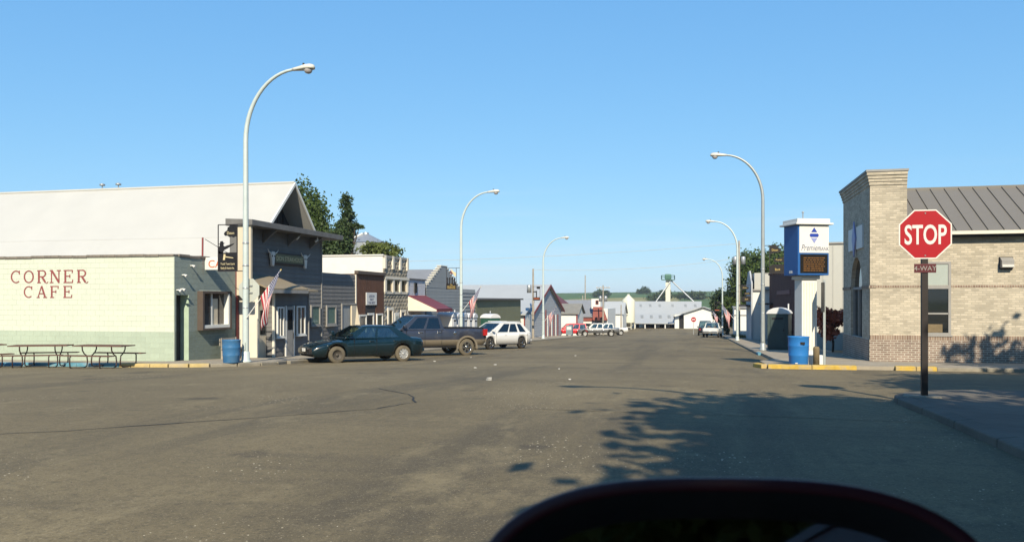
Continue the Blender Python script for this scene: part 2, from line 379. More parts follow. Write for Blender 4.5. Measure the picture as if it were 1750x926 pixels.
def prof(y):
    k = [(-80, -1.30), (0, -1.42), (12, -1.56), (17, -1.74), (27, -2.24), (44, -2.76), (72, -3.62), (130, -5.40), (150, -5.55), (400, -5.6)]
    if y <= k[0][0]: return k[0][1]
    for (a, za), (b, zb) in zip(k, k[1:]):
        if y <= b: return za + (zb - za) * (y - a) / (b - a)
    return k[-1][1]
def G(x, y):
    z = sum(prof(y + d) for d in (-4, -2, 0, 2, 4)) / 5
    return z + .011 * max(min(x, 0), -25) + .003 * min(max(x, 0), 12)

def text(s, size, parent, name, m, o, base, u, v, w, sx=1, shear=0, ext=.006, align='CENTER', bold=0):
    cu = bpy.data.curves.new('t', 'FONT'); cu.body = s; cu.size = size; cu.extrude = ext; cu.align_x = align; cu.shear = shear; cu.resolution_u = 4; cu.offset = bold
    ob = bpy.data.objects.new('t', cu); COL.objects.link(ob)
    me = bpy.data.meshes.new_from_object(ob); bpy.data.objects.remove(ob); bpy.data.curves.remove(cu)
    off = root_of(parent).location
    if callable(o): fn = o
    else:
        def fn(x, y, z):
            if o == 'E': return Vector((base + w + z, u + x * sx, v + y))
            if o == 'W': return Vector((base - w - z, u - x * sx, v + y))
            return Vector((u + x * sx, base - w - z, v + y))
    for p in me.vertices: p.co = fn(p.co.x, p.co.y, p.co.z) - off
    me.materials.clear(); me.materials.append(MT[m]); me.name = name
    return link(name, me, parent)

def boards(parent, name, o, base, u0, u1, z0, z1, h, m, t0=.008, t1=.03):
    """lapped boards, one object for each course, all sharing one mesh"""
    n = max(1, round((z1 - z0) / h)); h = (z1 - z0) / n; L = u1 - u0
    mb = MB()
    q = [(0, t1), (0, 0), (h + .012, 0), (h + .012, t0)]
    if o == 'E': poly = [(w, 0, z) for z, w in q]; vec = (0, L, 0); l0 = (base, u0, 0)
    elif o == 'W': poly = [(-w, 0, z) for z, w in q]; vec = (0, L, 0); l0 = (base, u0, 0)
    else: poly = [(0, -w, z) for z, w in q]; vec = (L, 0, 0); l0 = (u0, base, 0)
    mb.prism(poly, vec); first = mb.build(name, m, parent, local=True)
    off = root_of(parent).location
    for i in range(n):
        ob = first if i == 0 else link(name, first.data, parent)
        ob.location = Vector((l0[0], l0[1], z0 + i * h)) - off

def window(parent, o, base, u0, u1, v0, v1, fr='white', pane='glass', fw=.07, w=.03, d=.07, mull=0, trans_=None, sill=True, name='window'):
    mb = MB()
    mb.fb(o, base, u0, u0 + fw, v0, v1, w, w + d).fb(o, base, u1 - fw, u1, v0, v1, w, w + d)
    mb.fb(o, base, u0 + fw, u1 - fw, v0, v0 + fw, w, w + d).fb(o, base, u0 + fw, u1 - fw, v1 - fw, v1, w, w + d)
    for k in range(mull):
        c = u0 + (u1 - u0) * (k + 1) / (mull + 1); mb.fb(o, base, c - fw * .35, c + fw * .35, v0 + fw, v1 - fw, w, w + d * .8)
    f = mb.build(name, fr, parent)
    MB().fb(o, base, u0 + fw, u1 - fw, v0 + fw, v1 - fw, w, w + d * .35).build('pane', pane, f)
    if sill: MB().fb(o, base, u0 - .04, u1 + .04, v0 - .05, v0, w, w + d + .04).build('sill', fr, f)
    return f

def gable_roof_y(mb, x0, x1, yr, zr, ye0, ze0, ye1, ze1, th=.12):
    """ridge along X at (yr, zr); eaves at ye0 (near) and ye1 (far)"""
    mb.hexa([(x0, ye0, ze0 - th), (x1, ye0, ze0 - th), (x1, yr, zr - th), (x0, yr, zr - th), (x0, ye0, ze0), (x1, ye0, ze0), (x1, yr, zr), (x0, yr, zr)])
    mb.hexa([(x0, yr, zr - th), (x1, yr, zr - th), (x1, ye1, ze1 - th), (x0, ye1, ze1 - th), (x0, yr + .002, zr), (x1, yr + .002, zr), (x1, ye1, ze1), (x0, ye1, ze1)])

# ------------------------------------------------------------------ the ground
def grid(name, xs, ys, zf, m, kind='structure'):
    vs = [(x, y, zf(x, y)) for y in ys for x in xs]; nx = len(xs)
    fs = [(j * nx + i, j * nx + i + 1, (j + 1) * nx + i + 1, (j + 1) * nx + i) for j in range(len(ys) - 1) for i in range(nx - 1)]
    mb = MB(); mb.add(vs, fs, 0, True); o = mb.build(name, m); tag(o, kind=kind); return o
road = grid('road', list(range(-60, 48, 4)), list(range(-40, 178, 2)), lambda x, y: G(x, y), 'asphalt')
road['label'] = 'wide dusty grey brown asphalt street and intersection'
def far_z(x, y):
    if -64 < x < 50 and -60 < y < 176: return G(x, y) - .35
    z = G(x, y) - .06 if y < 250 else -5.65
    if y > 250:
        t = min((y - 250) / 950, 1); t = t * t * (3 - 2 * t)
        z += t * (15.5 + 2.2 * math.sin(x * .0021 + 1.0) + 1.1 * math.sin(x * .0065 + .6)) * 1.0
        if y > 1250: z -= (y - 1250) * .01
    return z
ground = grid('ground', [-3000, -1800, -1100, -700, -450, -300, -200, -140, -100] + list(range(-64, 51, 19)) + [80, 130, 200, 300, 450, 700, 1100, 1800, 3000],
              [-900, -300, -120, -60] + list(range(-40, 176, 12)) + [176, 188, 200, 225, 250, 300, 350, 400, 500, 600, 700, 800, 900, 1000, 1100, 1200, 1300, 1500, 2200], far_z, 'field')
ground['label'] = 'green and straw coloured fields rising to the skyline'

def slab(mb, poly, dz=.13, depth=.5):
    n = len(poly); top = [(x, y, G(x, y) + dz) for x, y in poly]; bot = [(x, y, G(x, y) - depth) for x, y in poly]
    mb.add(top + bot, [list(range(n)), list(range(n, 2 * n))[::-1]] + [(i, (i + 1) % n, n + (i + 1) % n, n + i) for i in range(n)])
def strip_slabs(parent, x0, x1, y0, y1, step, along='y', dz=.13):
    n = round((y1 - y0) / step) if along == 'y' else round((x1 - x0) / step)
    for i in range(n):
        mb = MB()
        if along == 'y':
            a = y0 + (y1 - y0) * i / n; b = y0 + (y1 - y0) * (i + 1) / n; slab(mb, [(x0, a + .008), (x1, a + .008), (x1, b - .008), (x0, b - .008)], dz - random.uniform(0, .006))
        else:
            a = x0 + (x1 - x0) * i / n; b = x0 + (x1 - x0) * (i + 1) / n; slab(mb, [(a + .008, y0), (b - .008, y0), (b - .008, y1), (a + .008, y1)], dz - random.uniform(0, .006))
        mb.build('paving_slab', 'concrete', parent)
def arc(cx, cy, r, a0, a1, n=8): return [(cx + r * math.cos(R(a0 + (a1 - a0) * i / n)), cy + r * math.sin(R(a0 + (a1 - a0) * i / n))) for i in range(n + 1)]

def structure(name, mb, m, label): return tag(mb.build(name, m), label, kind='structure')
# left pavement along the shops and round the cafe corner
mb = MB(); slab(mb, [(-19.2, 23.75)] + arc(-18.2, 26.65, 2.9, -90, 0) + [(-15.3, 29), (-19.2, 29)])
pl = structure('pavement', mb, 'concrete', 'concrete pavement in front of the corner cafe and the shops')
strip_slabs(pl, -19.2, -15.3, 29, 108, 3.0); strip_slabs(pl, -40, -19.2, 23.75, 26.3, 2.6, 'x')
def kerb_run(parent, pts, m, w=.16, dz=.135, name='kerb_stone'):
    for (a, b) in zip(pts, pts[1:]):
        a = Vector((*a, 0)); b = Vector((*b, 0)); d = (b - a).normalized(); nrm = Vector((d.y, -d.x, 0)) * w; g = d * .006
        p = [a + g, b - g, b - g + nrm, a + g + nrm]; mb = MB()
        mb.hexa([(q.x, q.y, G(q.x, q.y) - .3) for q in p] + [(q.x, q.y, G(q.x, q.y) + dz - (.025 if i > 1 else 0)) for i, q in enumerate(p)])
        mb.build(name, m, parent, bevel=.02)
def kerb(label, pts, m, **k):
    mb = MB(); a = pts[0]; o = tag(link('kerb', None), label, kind='structure'); o.location = (0, 0, 0)
    kerb_run(o, pts, m, **k); return o
def seg(a, b, step):
    n = max(1, round(math.dist(a, b) / step)); return [(a[0] + (b[0] - a[0]) * i / n, a[1] + (b[1] - a[1]) * i / n) for i in range(n + 1)]
kerb('plain concrete kerb along the left side of the street', seg((-15.3, 27.6), (-15.3, 108), 3), 'kerb_plain')
kerb('yellow painted kerb curving round the cafe corner', seg((-19.4, 23.75), (-18.2, 23.75), 1.2) + arc(-18.2, 26.65, 2.9, -90, -52, 3)[1:], 'kerb_cream')
kerb('plain rounded kerb end below the cafe corner lamp post', arc(-18.2, 26.65, 2.9, -52, 18, 4), 'kerb_plain')
kerb('blue painted kerb behind the picnic tables', seg((-28, 23.75), (-19.4, 23.75), 1.7), 'kerb_blue')
# far right corner and the right pavement
mb = MB(); slab(mb, [(2.1, 27.5), (5.6, 27.5), (8.4, 27.6), (24, 27.6), (24, 32.6), (2.7, 32.6), (2.1, 31)], .12)
pr = structure('pavement', mb, 'concrete', 'concrete pavement around the brick bank and its sign')
strip_slabs(pr, 2.8, 6.6, 32.6, 118, 3.0, dz=.12)
kerb('worn yellow kerb in front of the blue barrel and bank sign', [(1.9, 28.6)] + [(2.1, 27.45)] + seg((2.1, 27.45), (4.8, 27.45), 1.35)[1:], 'kerb_yellow', dz=.15, w=.2)
kerb('short yellow kerb behind the stop sign', seg((5.95, 27.55), (7.15, 27.55), .6), 'kerb_yellow', dz=.15, w=.2)
kerb('plain kerb along the side of the brick bank', seg((7.15, 27.55), (23.95, 27.55), 1.4), 'kerb_plain')
kerb('grey kerb along the right side of the street', seg((2.8, 118), (2.8, 41.6), 2.7), 'kerb_plain', dz=.13)
kerb('kerb end painted pale blue beside a lamp post', seg((2.8, 41.6), (2.8, 40.2), 1.4), 'kerb_blue', dz=.13)
# near right corner, worn
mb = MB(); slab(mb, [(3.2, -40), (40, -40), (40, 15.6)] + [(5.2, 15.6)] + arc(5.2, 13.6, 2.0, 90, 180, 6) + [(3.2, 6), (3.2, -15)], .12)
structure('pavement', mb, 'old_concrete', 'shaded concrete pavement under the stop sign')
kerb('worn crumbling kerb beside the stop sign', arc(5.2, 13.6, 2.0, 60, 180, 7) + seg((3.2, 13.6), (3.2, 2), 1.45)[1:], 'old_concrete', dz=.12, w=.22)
# tar-filled cracks across the near road
def crack(pts, w):
    mb = MB(); p = [Vector((x, y, 0)) for x, y in pts]; vs = []
    for i, q in enumerate(p):
        d = (p[min(i + 1, len(p) - 1)] - p[max(i - 1, 0)]).normalized(); n = Vector((-d.y, d.x, 0)); ww = w * random.uniform(.4, 1.2)
        for s_ in (-1, 1): r = q + n * s_ * ww / 2; vs.append((r.x, r.y, G(r.x, r.y) + .005))
    mb.add(vs, [(2 * i, 2 * i + 1, 2 * i + 3, 2 * i + 2) for i in range(len(p) - 1)])
    return mb
def wob(pts, n, a):
    out = []
    for p, q in zip(pts, pts[1:]):
        for i in range(n): t = i / n; out.append((p[0] + (q[0] - p[0]) * t + random.uniform(-a, a), p[1] + (q[1] - p[1]) * t + random.uniform(-a, a)))
    return out + [pts[-1]]
for lab, pts, w in (('long dark crack curving across the intersection', [(-9.2, 7.2), (-7.6, 8.3), (-5.9, 9.9), (-4.75, 11.2), (-4.5, 12.2), (-5.1, 13.6), (-6.2, 14.8)], .035),
                    ('short dark tar seam in the middle of the intersection', [(-9.5, 17.5), (-7.5, 17.9), (-5.0, 18.1), (-2.2, 18.0)], .03),
                    ('fine straw coloured crack with dry weeds running across the near lane', [(-2.6, 11.6), (-.6, 11.45), (1.6, 11.3), (3.0, 11.2)], .03),):
    structure('road_crack', crack(wob(pts, 6, .03), w), 'tar' if 'dark' in lab else 'wood_post', lab)

# ------------------------------------------------------------------ corner cafe
XF = -19.0
def base_of(x, y): return (x, y, G(x, y) + .13)
cafe = thing('cafe_building', base_of(-23, 28), 'pale green concrete block corner cafe with red painted letters', 'building')
zt = 1.62; BH = .2
core = MB(); core.box(-34, XF - .4, 25.986, 30.1, -2.9, zt - .01).box(XF - .4, XF + .014, 25.986, 26.1, -2.9, zt - .01).box(XF - .4, XF + .014, 26.86, 30.1, -2.9, zt - .01).box(XF - .4, XF + .014, 26.1, 26.86, .2, zt - .01)
core.build('wall_core', 'mortar', cafe)
blk = {}
def block(L, o, m):
    k = (round(L, 3), o, m)
    if k not in blk:
        g = .0035; mb = MB()
        if o == 'S': mb.box(g, L - g, 0, .06, g, BH - g)
        else: mb.box(-.06, 0, g, L - g, g, BH - g)
        ob = mb.build('block', m, cafe, local=True); blk[k] = ob.data; COL.objects.unlink(ob); bpy.data.objects.remove(ob)
    return blk[k]
off = Vector(cafe.location); far = {'block_cream': MB(), 'block_green': MB()}
nb = 0; z0 = -2.38
for r_ in range(20):
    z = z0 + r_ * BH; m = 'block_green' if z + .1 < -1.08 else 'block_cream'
    x = XF; first = True
    while x > -34:
        L = .2 if (first and r_ % 2) else .4
        x -= L
        if x > -22.2: link('block', block(L, 'S', m), cafe, Vector((x, 26.0 - .02, z)) - off); nb += 1
        else: far[m].box(x + .0035, x + L - .0035, 25.98, 26.04, z + .0035, z + BH - .0035)
        first = False
    y = 26.0; first = True
    while y < 30.05:
        L = min(.4 if (first and r_ % 2) else .4 if not first else .2, 30.1 - y)
        y1 = y + L
        segs = [(y, y1)]
        for (a, b, c, d) in ((26.10, 26.86, -2.4, .2), (27.5, 29.25, -1.05, .25)):
            if z + BH > c + .02 and z < d - .02:
                ns = []
                for p, q in segs:
                    if q <= a or p >= b: ns.append((p, q))
                    else:
                        if p < a: ns.append((p, a))
                        if q > b: ns.append((b, q))
                segs = ns
        for p, q in segs:
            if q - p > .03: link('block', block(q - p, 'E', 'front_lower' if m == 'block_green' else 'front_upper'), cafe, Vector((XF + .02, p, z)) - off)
        y = y1; first = False
for m in far: tag(far[m].build('block', m, cafe), kind='stuff')
# doorway, recessed
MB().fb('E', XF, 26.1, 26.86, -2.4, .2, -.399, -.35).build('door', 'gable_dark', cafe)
MB().fb('E', XF, 26.84, 26.858, -2.4, .2, -.34, .018).build('door_jamb', 'trim_green', cafe)
# boxed window
mb = MB(); y0, y1, a, b = 27.38, 29.36, -1.17, .36
for q in ((y0, y0 + .12, a, b), (y1 - .12, y1, a, b), (y0 + .12, y1 - .12, b - .1, b), (y0 + .12, y1 - .12, a, a + .08)): mb.fb('E', XF, *q, .0, .26)
wn = mb.build('window', 'brown_trim', cafe, bevel=.01)
MB().fb('E', XF, y0 + .12, y1 - .12, a + .08, b - .1, -.01, .03).build('pane', 'glass_tan', wn)
mb = MB(); mb.fb('E', XF, y0 + .12, y1 - .12, a + .08, a + .2, .03, .24).fb('E', XF, y1 - .22, y1 - .12, a + .2, b - .1, .03, .24).fb('E', XF, 28.2, 28.28, a + .2, b - .1, .03, .08)
mb.build('inner_frame', 'white', wn)
MB().fb('E', XF, 28.32, 28.7, a + .2, b - .3, .03, .034).build('curtain', 'cream', wn)
# coping: each tile its own piece
ct = MB().box(-.31, .31, -.14, .14, 0, .09).build('coping_tile', 'coping', cafe, bevel=.02, local=True)
n = 0
for i in range(24):
    o = ct if n == 0 else link('coping_tile', ct.data, cafe); n += 1
    o.location = Vector((XF - .30 - i * .63, 26.08, zt + random.uniform(-.012, .012))) - off
for i in range(6):
    o = link('coping_tile', ct.data, cafe); o.rotation_euler = (0, 0, R(90)); o.location = Vector((XF - .08, 26.55 + i * .63, zt + random.uniform(-.02, .015))) - off
MB().box(XF - .1, XF + .045, 25.955, 26.0 - .022, -2.4, zt).build('corner_bead', 'trim_green', cafe) if False else None
for y, z in ((26.12, .38), (26.35, .42), (26.95, 1.32), (26.45, .95)):
    mb = MB(); mb.tube([(XF + .02, y, z), (XF + .12, y, z), (XF + .22, y, z - .05)], [.02, .03, .06], 8); mb.build('floodlight', 'white', cafe)
MB().box(XF - .01, XF + .05, 30.0, 30.16, -2.5, 1.5).build('corner_trim', 'paint_red_dark', cafe)
# slab-serif letters painted on the side wall, cut as thin strokes
def letters(word, x0, zb, h, adv, m, parent, Y):
    sw = .16
    def st(p, q, w=sw): return ('s', p, q, w)
    ser = .09
    D = {'R': [st((.2, 0), (.2, 1)), st((.05, .96), (.5, .96), ser), st((.05, .04), (.38, .04), ser), ('a', (.5, .73), .26, .24, 95, -95), st((.2, .5), (.5, .5), ser), st((.45, .5), (.75, .06)), ('a', (.85, .12), .12, .12, 180, 360, .07)],
         'N': [st((.15, 0), (.15, 1), .1), st((.15, 1), (.78, .04), sw), st((.78, 0), (.78, 1), .1), st((.0, .04), (.32, .04), ser), st((.0, .96), (.2, .96), ser), st((.6, .96), (.95, .96), ser)],
         'E': [st((.2, 0), (.2, 1)), st((.05, .96), (.8, .96), ser), st((.05, .04), (.8, .04), ser), st((.2, .52), (.58, .52), ser), st((.8, 1), (.78, .76), ser), st((.8, 0), (.82, .26), ser), st((.58, .4), (.58, .64), ser)],
         'F': [st((.2, 0), (.2, 1)), st((.05, .96), (.8, .96), ser), st((.05, .04), (.42, .04), ser), st((.2, .52), (.58, .52), ser), st((.8, 1), (.78, .76), ser), st((.58, .4), (.58, .64), ser)],
         'A': [st((.14, .04), (.46, 1), .1), st((.8, .04), (.46, 1), sw), st((.26, .36), (.68, .36), ser), st((0, .04), (.3, .04), ser), st((.62, .04), (.98, .04), ser)],
         'O': [('a', (.45, .5), .38, .45, 0, 360)],
         'C': [('a', (.47, .5), .40, .45, 50, 310), st((.76, .98), (.76, .68), ser)]}
    for i, ch in enumerate(word):
        mb = MB(); ox = x0 + i * adv
        def quad(p, q, w, k):
            p = Vector((p[0], p[1])); q = Vector((q[0], q[1])); d = (q - p).normalized(); nn = Vector((-d.y, d.x)) * w / 2
            pts = [p + nn, p - nn, q - nn, q + nn]; wl = Y - .004 - k * .0007
            mb.prism([(ox + a.x * h * 1.08, Y + .002, zb + a.y * h) for a in pts], (0, wl - Y - .002, 0))
        for k, s_ in enumerate(D[ch]):
            if s_[0] == 's': quad(s_[1], s_[2], s_[3], k)
            else:
                _, c, ra, rb, a0, a1 = s_[:6]; w = s_[6] if len(s_) > 6 else .125; N_ = 18 if a1 - a0 > 200 else 10
                rr = [(1, (ra + w / 2, rb + w / 2 * .8)), (0, (ra - w / 2, rb - w / 2 * .8))]; P = []
                for t in range(N_ + 1):
                    an = R(a0 + (a1 - a0) * t / N_); P.append((c[0] + (ra + w / 2) * math.cos(an), c[1] + (rb + w / 2 * .8) * math.sin(an), c[0] + (ra - w / 2) * math.cos(an), c[1] + (rb - w / 2 * .8) * math.sin(an)))
                yb, yf = Y + .002, Y - .006 - k * .0007
                vs = [];
                for p in P:
                    for (x, z) in ((p[0], p[1]), (p[2], p[3])):
                        for yy in (yb, yf): vs.append((ox + x * h * 1.08, yy, zb + z * h))
                fs = []
                for t in range(N_): A = 4 * t; B = A + 4; fs += [(A + 1, A + 3, B + 3, B + 1), (A, B, B + 2, A + 2), (A, A + 1, B + 1, B), (A + 2, B + 2, B + 3, A + 3)]
                fs += [(0, 2, 3, 1), (4 * N_, 4 * N_ + 1, 4 * N_ + 3, 4 * N_ + 2)]
                mb.add(vs, fs)
        mb.build('letter', m, parent)
letters('CORNER', -26.27, .66, .50, .605, 'lettering_red', cafe, 25.98)
letters('CAFE', -25.66, .09, .46, .60, 'lettering_red', cafe, 25.98)
# hanging CAFE sign at right angles to the front
hs = thing('hanging_sign', (-18.3, 27.9, 1.17), 'white hanging sign with orange CAFE lettering on the cafe front', 'sign')
MB().box(-18.98, -17.62, 27.86, 27.94, 1.19, 1.68).build('panel', 'sign_white', hs, bevel=.01)
text('CAFE', .42, hs, 'lettering', 'orange', 'S', 27.86, -18.32, 1.28, .002, sx=1.05)
MB().tube([(-19.02, 27.75, .45), (-19.0, 27.75, 2.45)], .035, 8).build('pole', 'paint_red_dark', hs)
MB().tube([(-19.0, 27.9, 2.4), (-17.7, 27.9, 1.68)], .012, 6).build('stay', 'wire', hs)
# tall cream frame sign in front of the steakhouse corner
ts = thing('projecting_sign', (-18.6, 29.8, .1), 'tall narrow cream framed sign board at the corner of the steakhouse', 'sign')
MB().box(-18.94, -18.28, 30.0, 30.14, .2, 3.1).build('board', 'cream', ts, bevel=.01)
MB().box(-18.6, -18.4, 29.975, 29.998, .5, 2.75).build('dark_panel', 'black', ts)
MB().box(-19.0, -18.2, 29.95, 30.2, 3.1, 3.18).build('cap', 'trim_grey', ts)

# white hall with the huge roof
hall = thing('hall_building', base_of(-30, 37), 'long hall behind the cafe with a huge plain white roof', 'building')
MB().box(-48, -21.3, 31.6, 38.6, -3, .1).build('wall', 'siding_grey', hall)
rf = MB(); gable_roof_y(rf, -49, -19.9, 36.7, 5.9, 30.4, -.1, 39.0, 3.5, .1); rfo = rf.build('roof', 'roof_white', hall)
a = Vector((0, 30.4, -.1)); b = Vector((0, 36.7, 5.9)); d_ = (b - a); nn_ = Vector((0, -d_.z, d_.y)).normalized()
for t in (.52,):
    p = a + d_ * t; q = p - d_.normalized() * .10
    MB().hexa([(-49, p.y, p.z), (-19.92, p.y, p.z), (-19.92, q.y, q.z), (-49, q.y, q.z)] + [tuple(Vector(k) + nn_ * h) for k, h in (((-49, p.y, p.z), .002), ((-19.92, p.y, p.z), .002), ((-19.92, q.y, q.z), .008), ((-49, q.y, q.z), .008))]).build('lap_joint', 'roof_white', rfo)
MB().tube([(-49, 36.7, 5.91), (-19.9, 36.7, 5.91)], .07, 8).build('ridge_cap', 'roof_white', rfo)
MB().prism([(-21.25, 31.2, .1), (-21.25, 38.6, .1), (-21.25, 38.6, 3.75), (-21.25, 36.7, 5.75)], (.1, 0, 0)).build('gable', 'gable_dark', hall)
for i in range(13):
    y = 31.6 + i * .56; zz = 5.7 - abs(y - 36.7) * .98; MB().box(-21.15, -21.12, y - .03, y + .03, .2, zz - .1).build('batten', 'black', hall)
for s_ in (-1, 1):
    ye, zq = (30.4, -.1) if s_ < 0 else (39.0, 3.5); MB().hexa([(-19.92, 36.7, 5.75), (-19.84, 36.7, 5.75), (-19.84, ye, zq - .15), (-19.92, ye, zq - .15), (-19.92, 36.7, 5.92), (-19.84, 36.7, 5.92), (-19.84, ye, zq + .02), (-19.92, ye, zq + .02)]).build('barge_board', 'white', hall)
for x in (-31.2, -30.2):
    MB().tube([(x, 36.7, 5.9), (x, 36.7, 6.12)], .03, 6).lathe([(.0, 6.25), (.14, 6.2), (.14, 6.12), (0, 6.12)], (x, 36.7, 0), n=8).build('vent_pipe', 'galv', hall)

# steakhouse
st = thing('steakhouse_building', base_of(-21, 34.5), 'dark grey lap sided steakhouse with false front and heavy top ledge', 'building')
MB().box(-19.35, XF - .03, 30.14, 37.8, -3.0, 3.3).build('wall_core', 'siding_grey', st); MB().box(-29, -19.36, 30.2, 31.5, -3.0, .8).build('rear_wall', 'siding_grey', st)
boards(st, 'siding_board', 'E', XF - .03, 30.16, 37.84, -2.75, 3.1, .205, 'siding_grey')
MB().hexa([(-19.4, 29.9, 3.12), (-18.15, 29.9, 3.12), (-18.15, 38.6, 3.12), (-19.4, 38.6, 3.12), (-19.4, 29.9, 3.42), (-18.15, 29.9, 3.36), (-18.15, 38.6, 3.36), (-19.4, 38.6, 3.42)]).build('ledge', 'fascia_grey', st, bevel=.01)
for y in (32.2, 34.4, 36.6): MB().prism([(XF, y - .05, 3.11), (-18.3, y - .05, 3.11), (XF, y - .05, 2.55)], (0, .1, 0)).build('bracket', 'fascia_grey', st)
for y in (34.5, 36.4): MB().tube([(-18.5, y, 3.12), (-18.5, y, 2.98), (-18.62, y, 2.9)], [.02, .05, .07], 8).build('spotlight', 'white', st)
for y in (37.8,): MB().box(XF - .02, XF + .03, y, y + .07, -2.7, 3.1).build('corner_trim', 'trim_grey', st)
window(st, 'E', XF, 36.55, 37.55, -1.28, -.24, 'trim_grey', 'glass_green', .08)
# cream entry beside the porch
MB().box(XF, -18.2, 30.35, 31.05, -2.5, .55).build('entry_wall', 'cream', st)
dr = MB().box(-18.198, -18.15, 30.4, 31.0, -2.42, -.25).build('door', 'cream', st)
MB().box(-18.15, -18.13, 30.5, 30.92, -1.45, -.42).build('pane', 'glass', dr); MB().box(-18.15, -18.08, 30.93, 30.97, -1.62, -1.58).build('handle', 'chrome', dr)
MB().box(XF, -18.12, 30.3, 30.35, -2.5, .55).build('entry_post', 'white_warm', st)
# porch bump-out
XP = -17.8
MB().box(XF, XP - .03, 31.06, 34.1, -2.75, .45).build('porch_wall', 'siding_grey', st)
boards(st, 'siding_board', 'E', XP - .03, 31.06, 34.12, -2.6, .4, .2, 'siding_grey')
boards(st, 'siding_board', 'S', 31.06, XF, XP, -2.6, .3, .2, 'siding_grey')
MB().box(XP - .06, XP + .035, 34.1, 34.16, -2.6, .42).build('corner_trim', 'trim_grey', st)
MB().box(XP - .06, XP + .045, 30.98, 31.06, -2.6, .42).build('corner_trim', 'white_warm', st)
window(st, 'E', XP, 31.18, 31.75, -1.60, -.28, 'white', 'glass_tan', .07, mull=1)
d2 = MB().fb('E', XP, 32.02, 32.64, -2.52, -.28, .0, .05).build('door', 'trim_grey', st)
MB().fb('E', XP, 32.12, 32.54, -1.3, -.42, .05, .06).build('pane', 'glass', d2); MB().fb('E', XP, 32.57, 32.6, -1.7, -1.45, .05, .09).build('handle', 'chrome', d2)
MB().fb('E', XP, 32.64, 32.72, -2.52, -.24, .0, .07).fb('E', XP, 31.94, 32.02, -2.52, -.24, .0, .06).build('door_frame', 'white', st)
window(st, 'E', XP, 32.88, 33.68, -1.58, -.26, 'white', 'glass_tan', .07, mull=1)
MB().hexa([(-19, 30.2, 1.02), (-17.35, 29.95, .42), (-17.35, 33.2, .42), (-19, 33.2, 1.02), (-19, 30.2, 1.1), (-17.35, 29.95, .5), (-17.35, 33.2, .5), (-19, 33.2, 1.1)]).build('porch_roof', 'shingle_tan', st)
MB().hexa([(-19, 33.2, .72), (-17.5, 33.2, .38), (-17.5, 34.5, .38), (-19, 34.5, .72), (-19, 33.2, .80), (-17.5, 33.2, .46), (-17.5, 34.5, .46), (-19, 34.5, .80)]).build('porch_roof', 'shingle_tan', st)
MB().box(-17.37, -17.31, 29.95, 33.2, .30, .44).build('porch_fascia', 'trim_grey', st)
# steakhouse sign board with two steer skulls
sg = thing('sign_board', (XF, 34.3, 1.6), 'dark wooden STEAKHOUSE sign board between two white steer skulls', 'sign')
MB().box(XF + .02, XF + .12, 32.95, 35.75, 1.66, 2.2).build('board', 'sign_wood', sg, bevel=.015)
MB().box(XF + .12, XF + .135, 33.05, 35.65, 1.74, 2.12).build('inset_panel', 'sign_olive', sg)
text('DON STEAKHOUSE', .30, sg, 'lettering', 'gold_pale', 'E', XF, 34.35, 1.82, .137, sx=.95)
for y in (32.82, 35.88):
    sk = thing('steer_skull', (XF + .06, y, 1.5), 'white steer skull mounted at the ' + ('right' if y > 34 else 'left') + ' end of the steakhouse sign board', 'skull', 'skulls on the steakhouse front')
    MB().prism([(XF + .03, y + a_, 1.55 + b_) for a_, b_ in ((-.08, 0), (.08, 0), (.13, .3), (.2, .52), (.12, .66), (-.12, .66), (-.2, .52), (-.13, .3))], (.13, 0, 0)).build('head', 'skull', sk, bevel=.03)
    for s_ in (-1, 1):
        MB().tube([(XF + .1, y + s_ * .12, 2.12), (XF + .12, y + s_ * .32, 2.16), (XF + .14, y + s_ * .48, 2.3)], [.035, .03, .008], 8).build('horn', 'skull', sk)
        MB().lathe([(0, .0), (.05, .0), (.0, .012)], (XF + .16, y + s_ * .1, 2.0), 'x', 8).build('eye_socket', 'black', sk)

# low grey annex
an = thing('annex_building', base_of(-21, 40), 'low grey lap sided shop annex with an open entry recess', 'building')
MB().box(-30, XF - .03, 37.9, 42.05, -3.2, 1.3).build('wall_core', 'siding_grey', an)
boards(an, 'siding_board', 'E', XF - .03, 37.9, 42.05, -.18, 1.42, .2, 'siding_grey')
boards(an, 'siding_board', 'E', XF - .03, 37.9, 40.15, -2.95, -.2, .2, 'siding_grey')
MB().fb('E', XF, 40.15, 40.24, -3, -.17, -.03, .05).fb('E', XF, 40.24, 42.05, -.26, -.17, -.03, .05).build('recess_trim', 'trim_grey', an)
MB().fb('E', XF, 40.24, 41.3, -3, -.27, -.03, -.015).build('recess_wall', 'siding_mid', an)
MB().hexa([(-18.99, 41.3, -3), (-18.9, 41.3, -3), (-18.4, 41.95, -3), (-18.99, 41.95, -3), (-18.99, 41.3, -.3), (-18.9, 41.3, -.3), (-18.9, 41.95, -.3), (-18.99, 41.95, -.3)]).build('side_panel', 'cream', an)
MB().box(-19.1, XF + .04, 41.97, 42.06, -.2, 1.45).build('corner_trim', 'white_warm', an)
window(an, 'E', XF, 38.25, 39.4, -1.32, -.26, 'trim_grey', 'glass_green', .11)

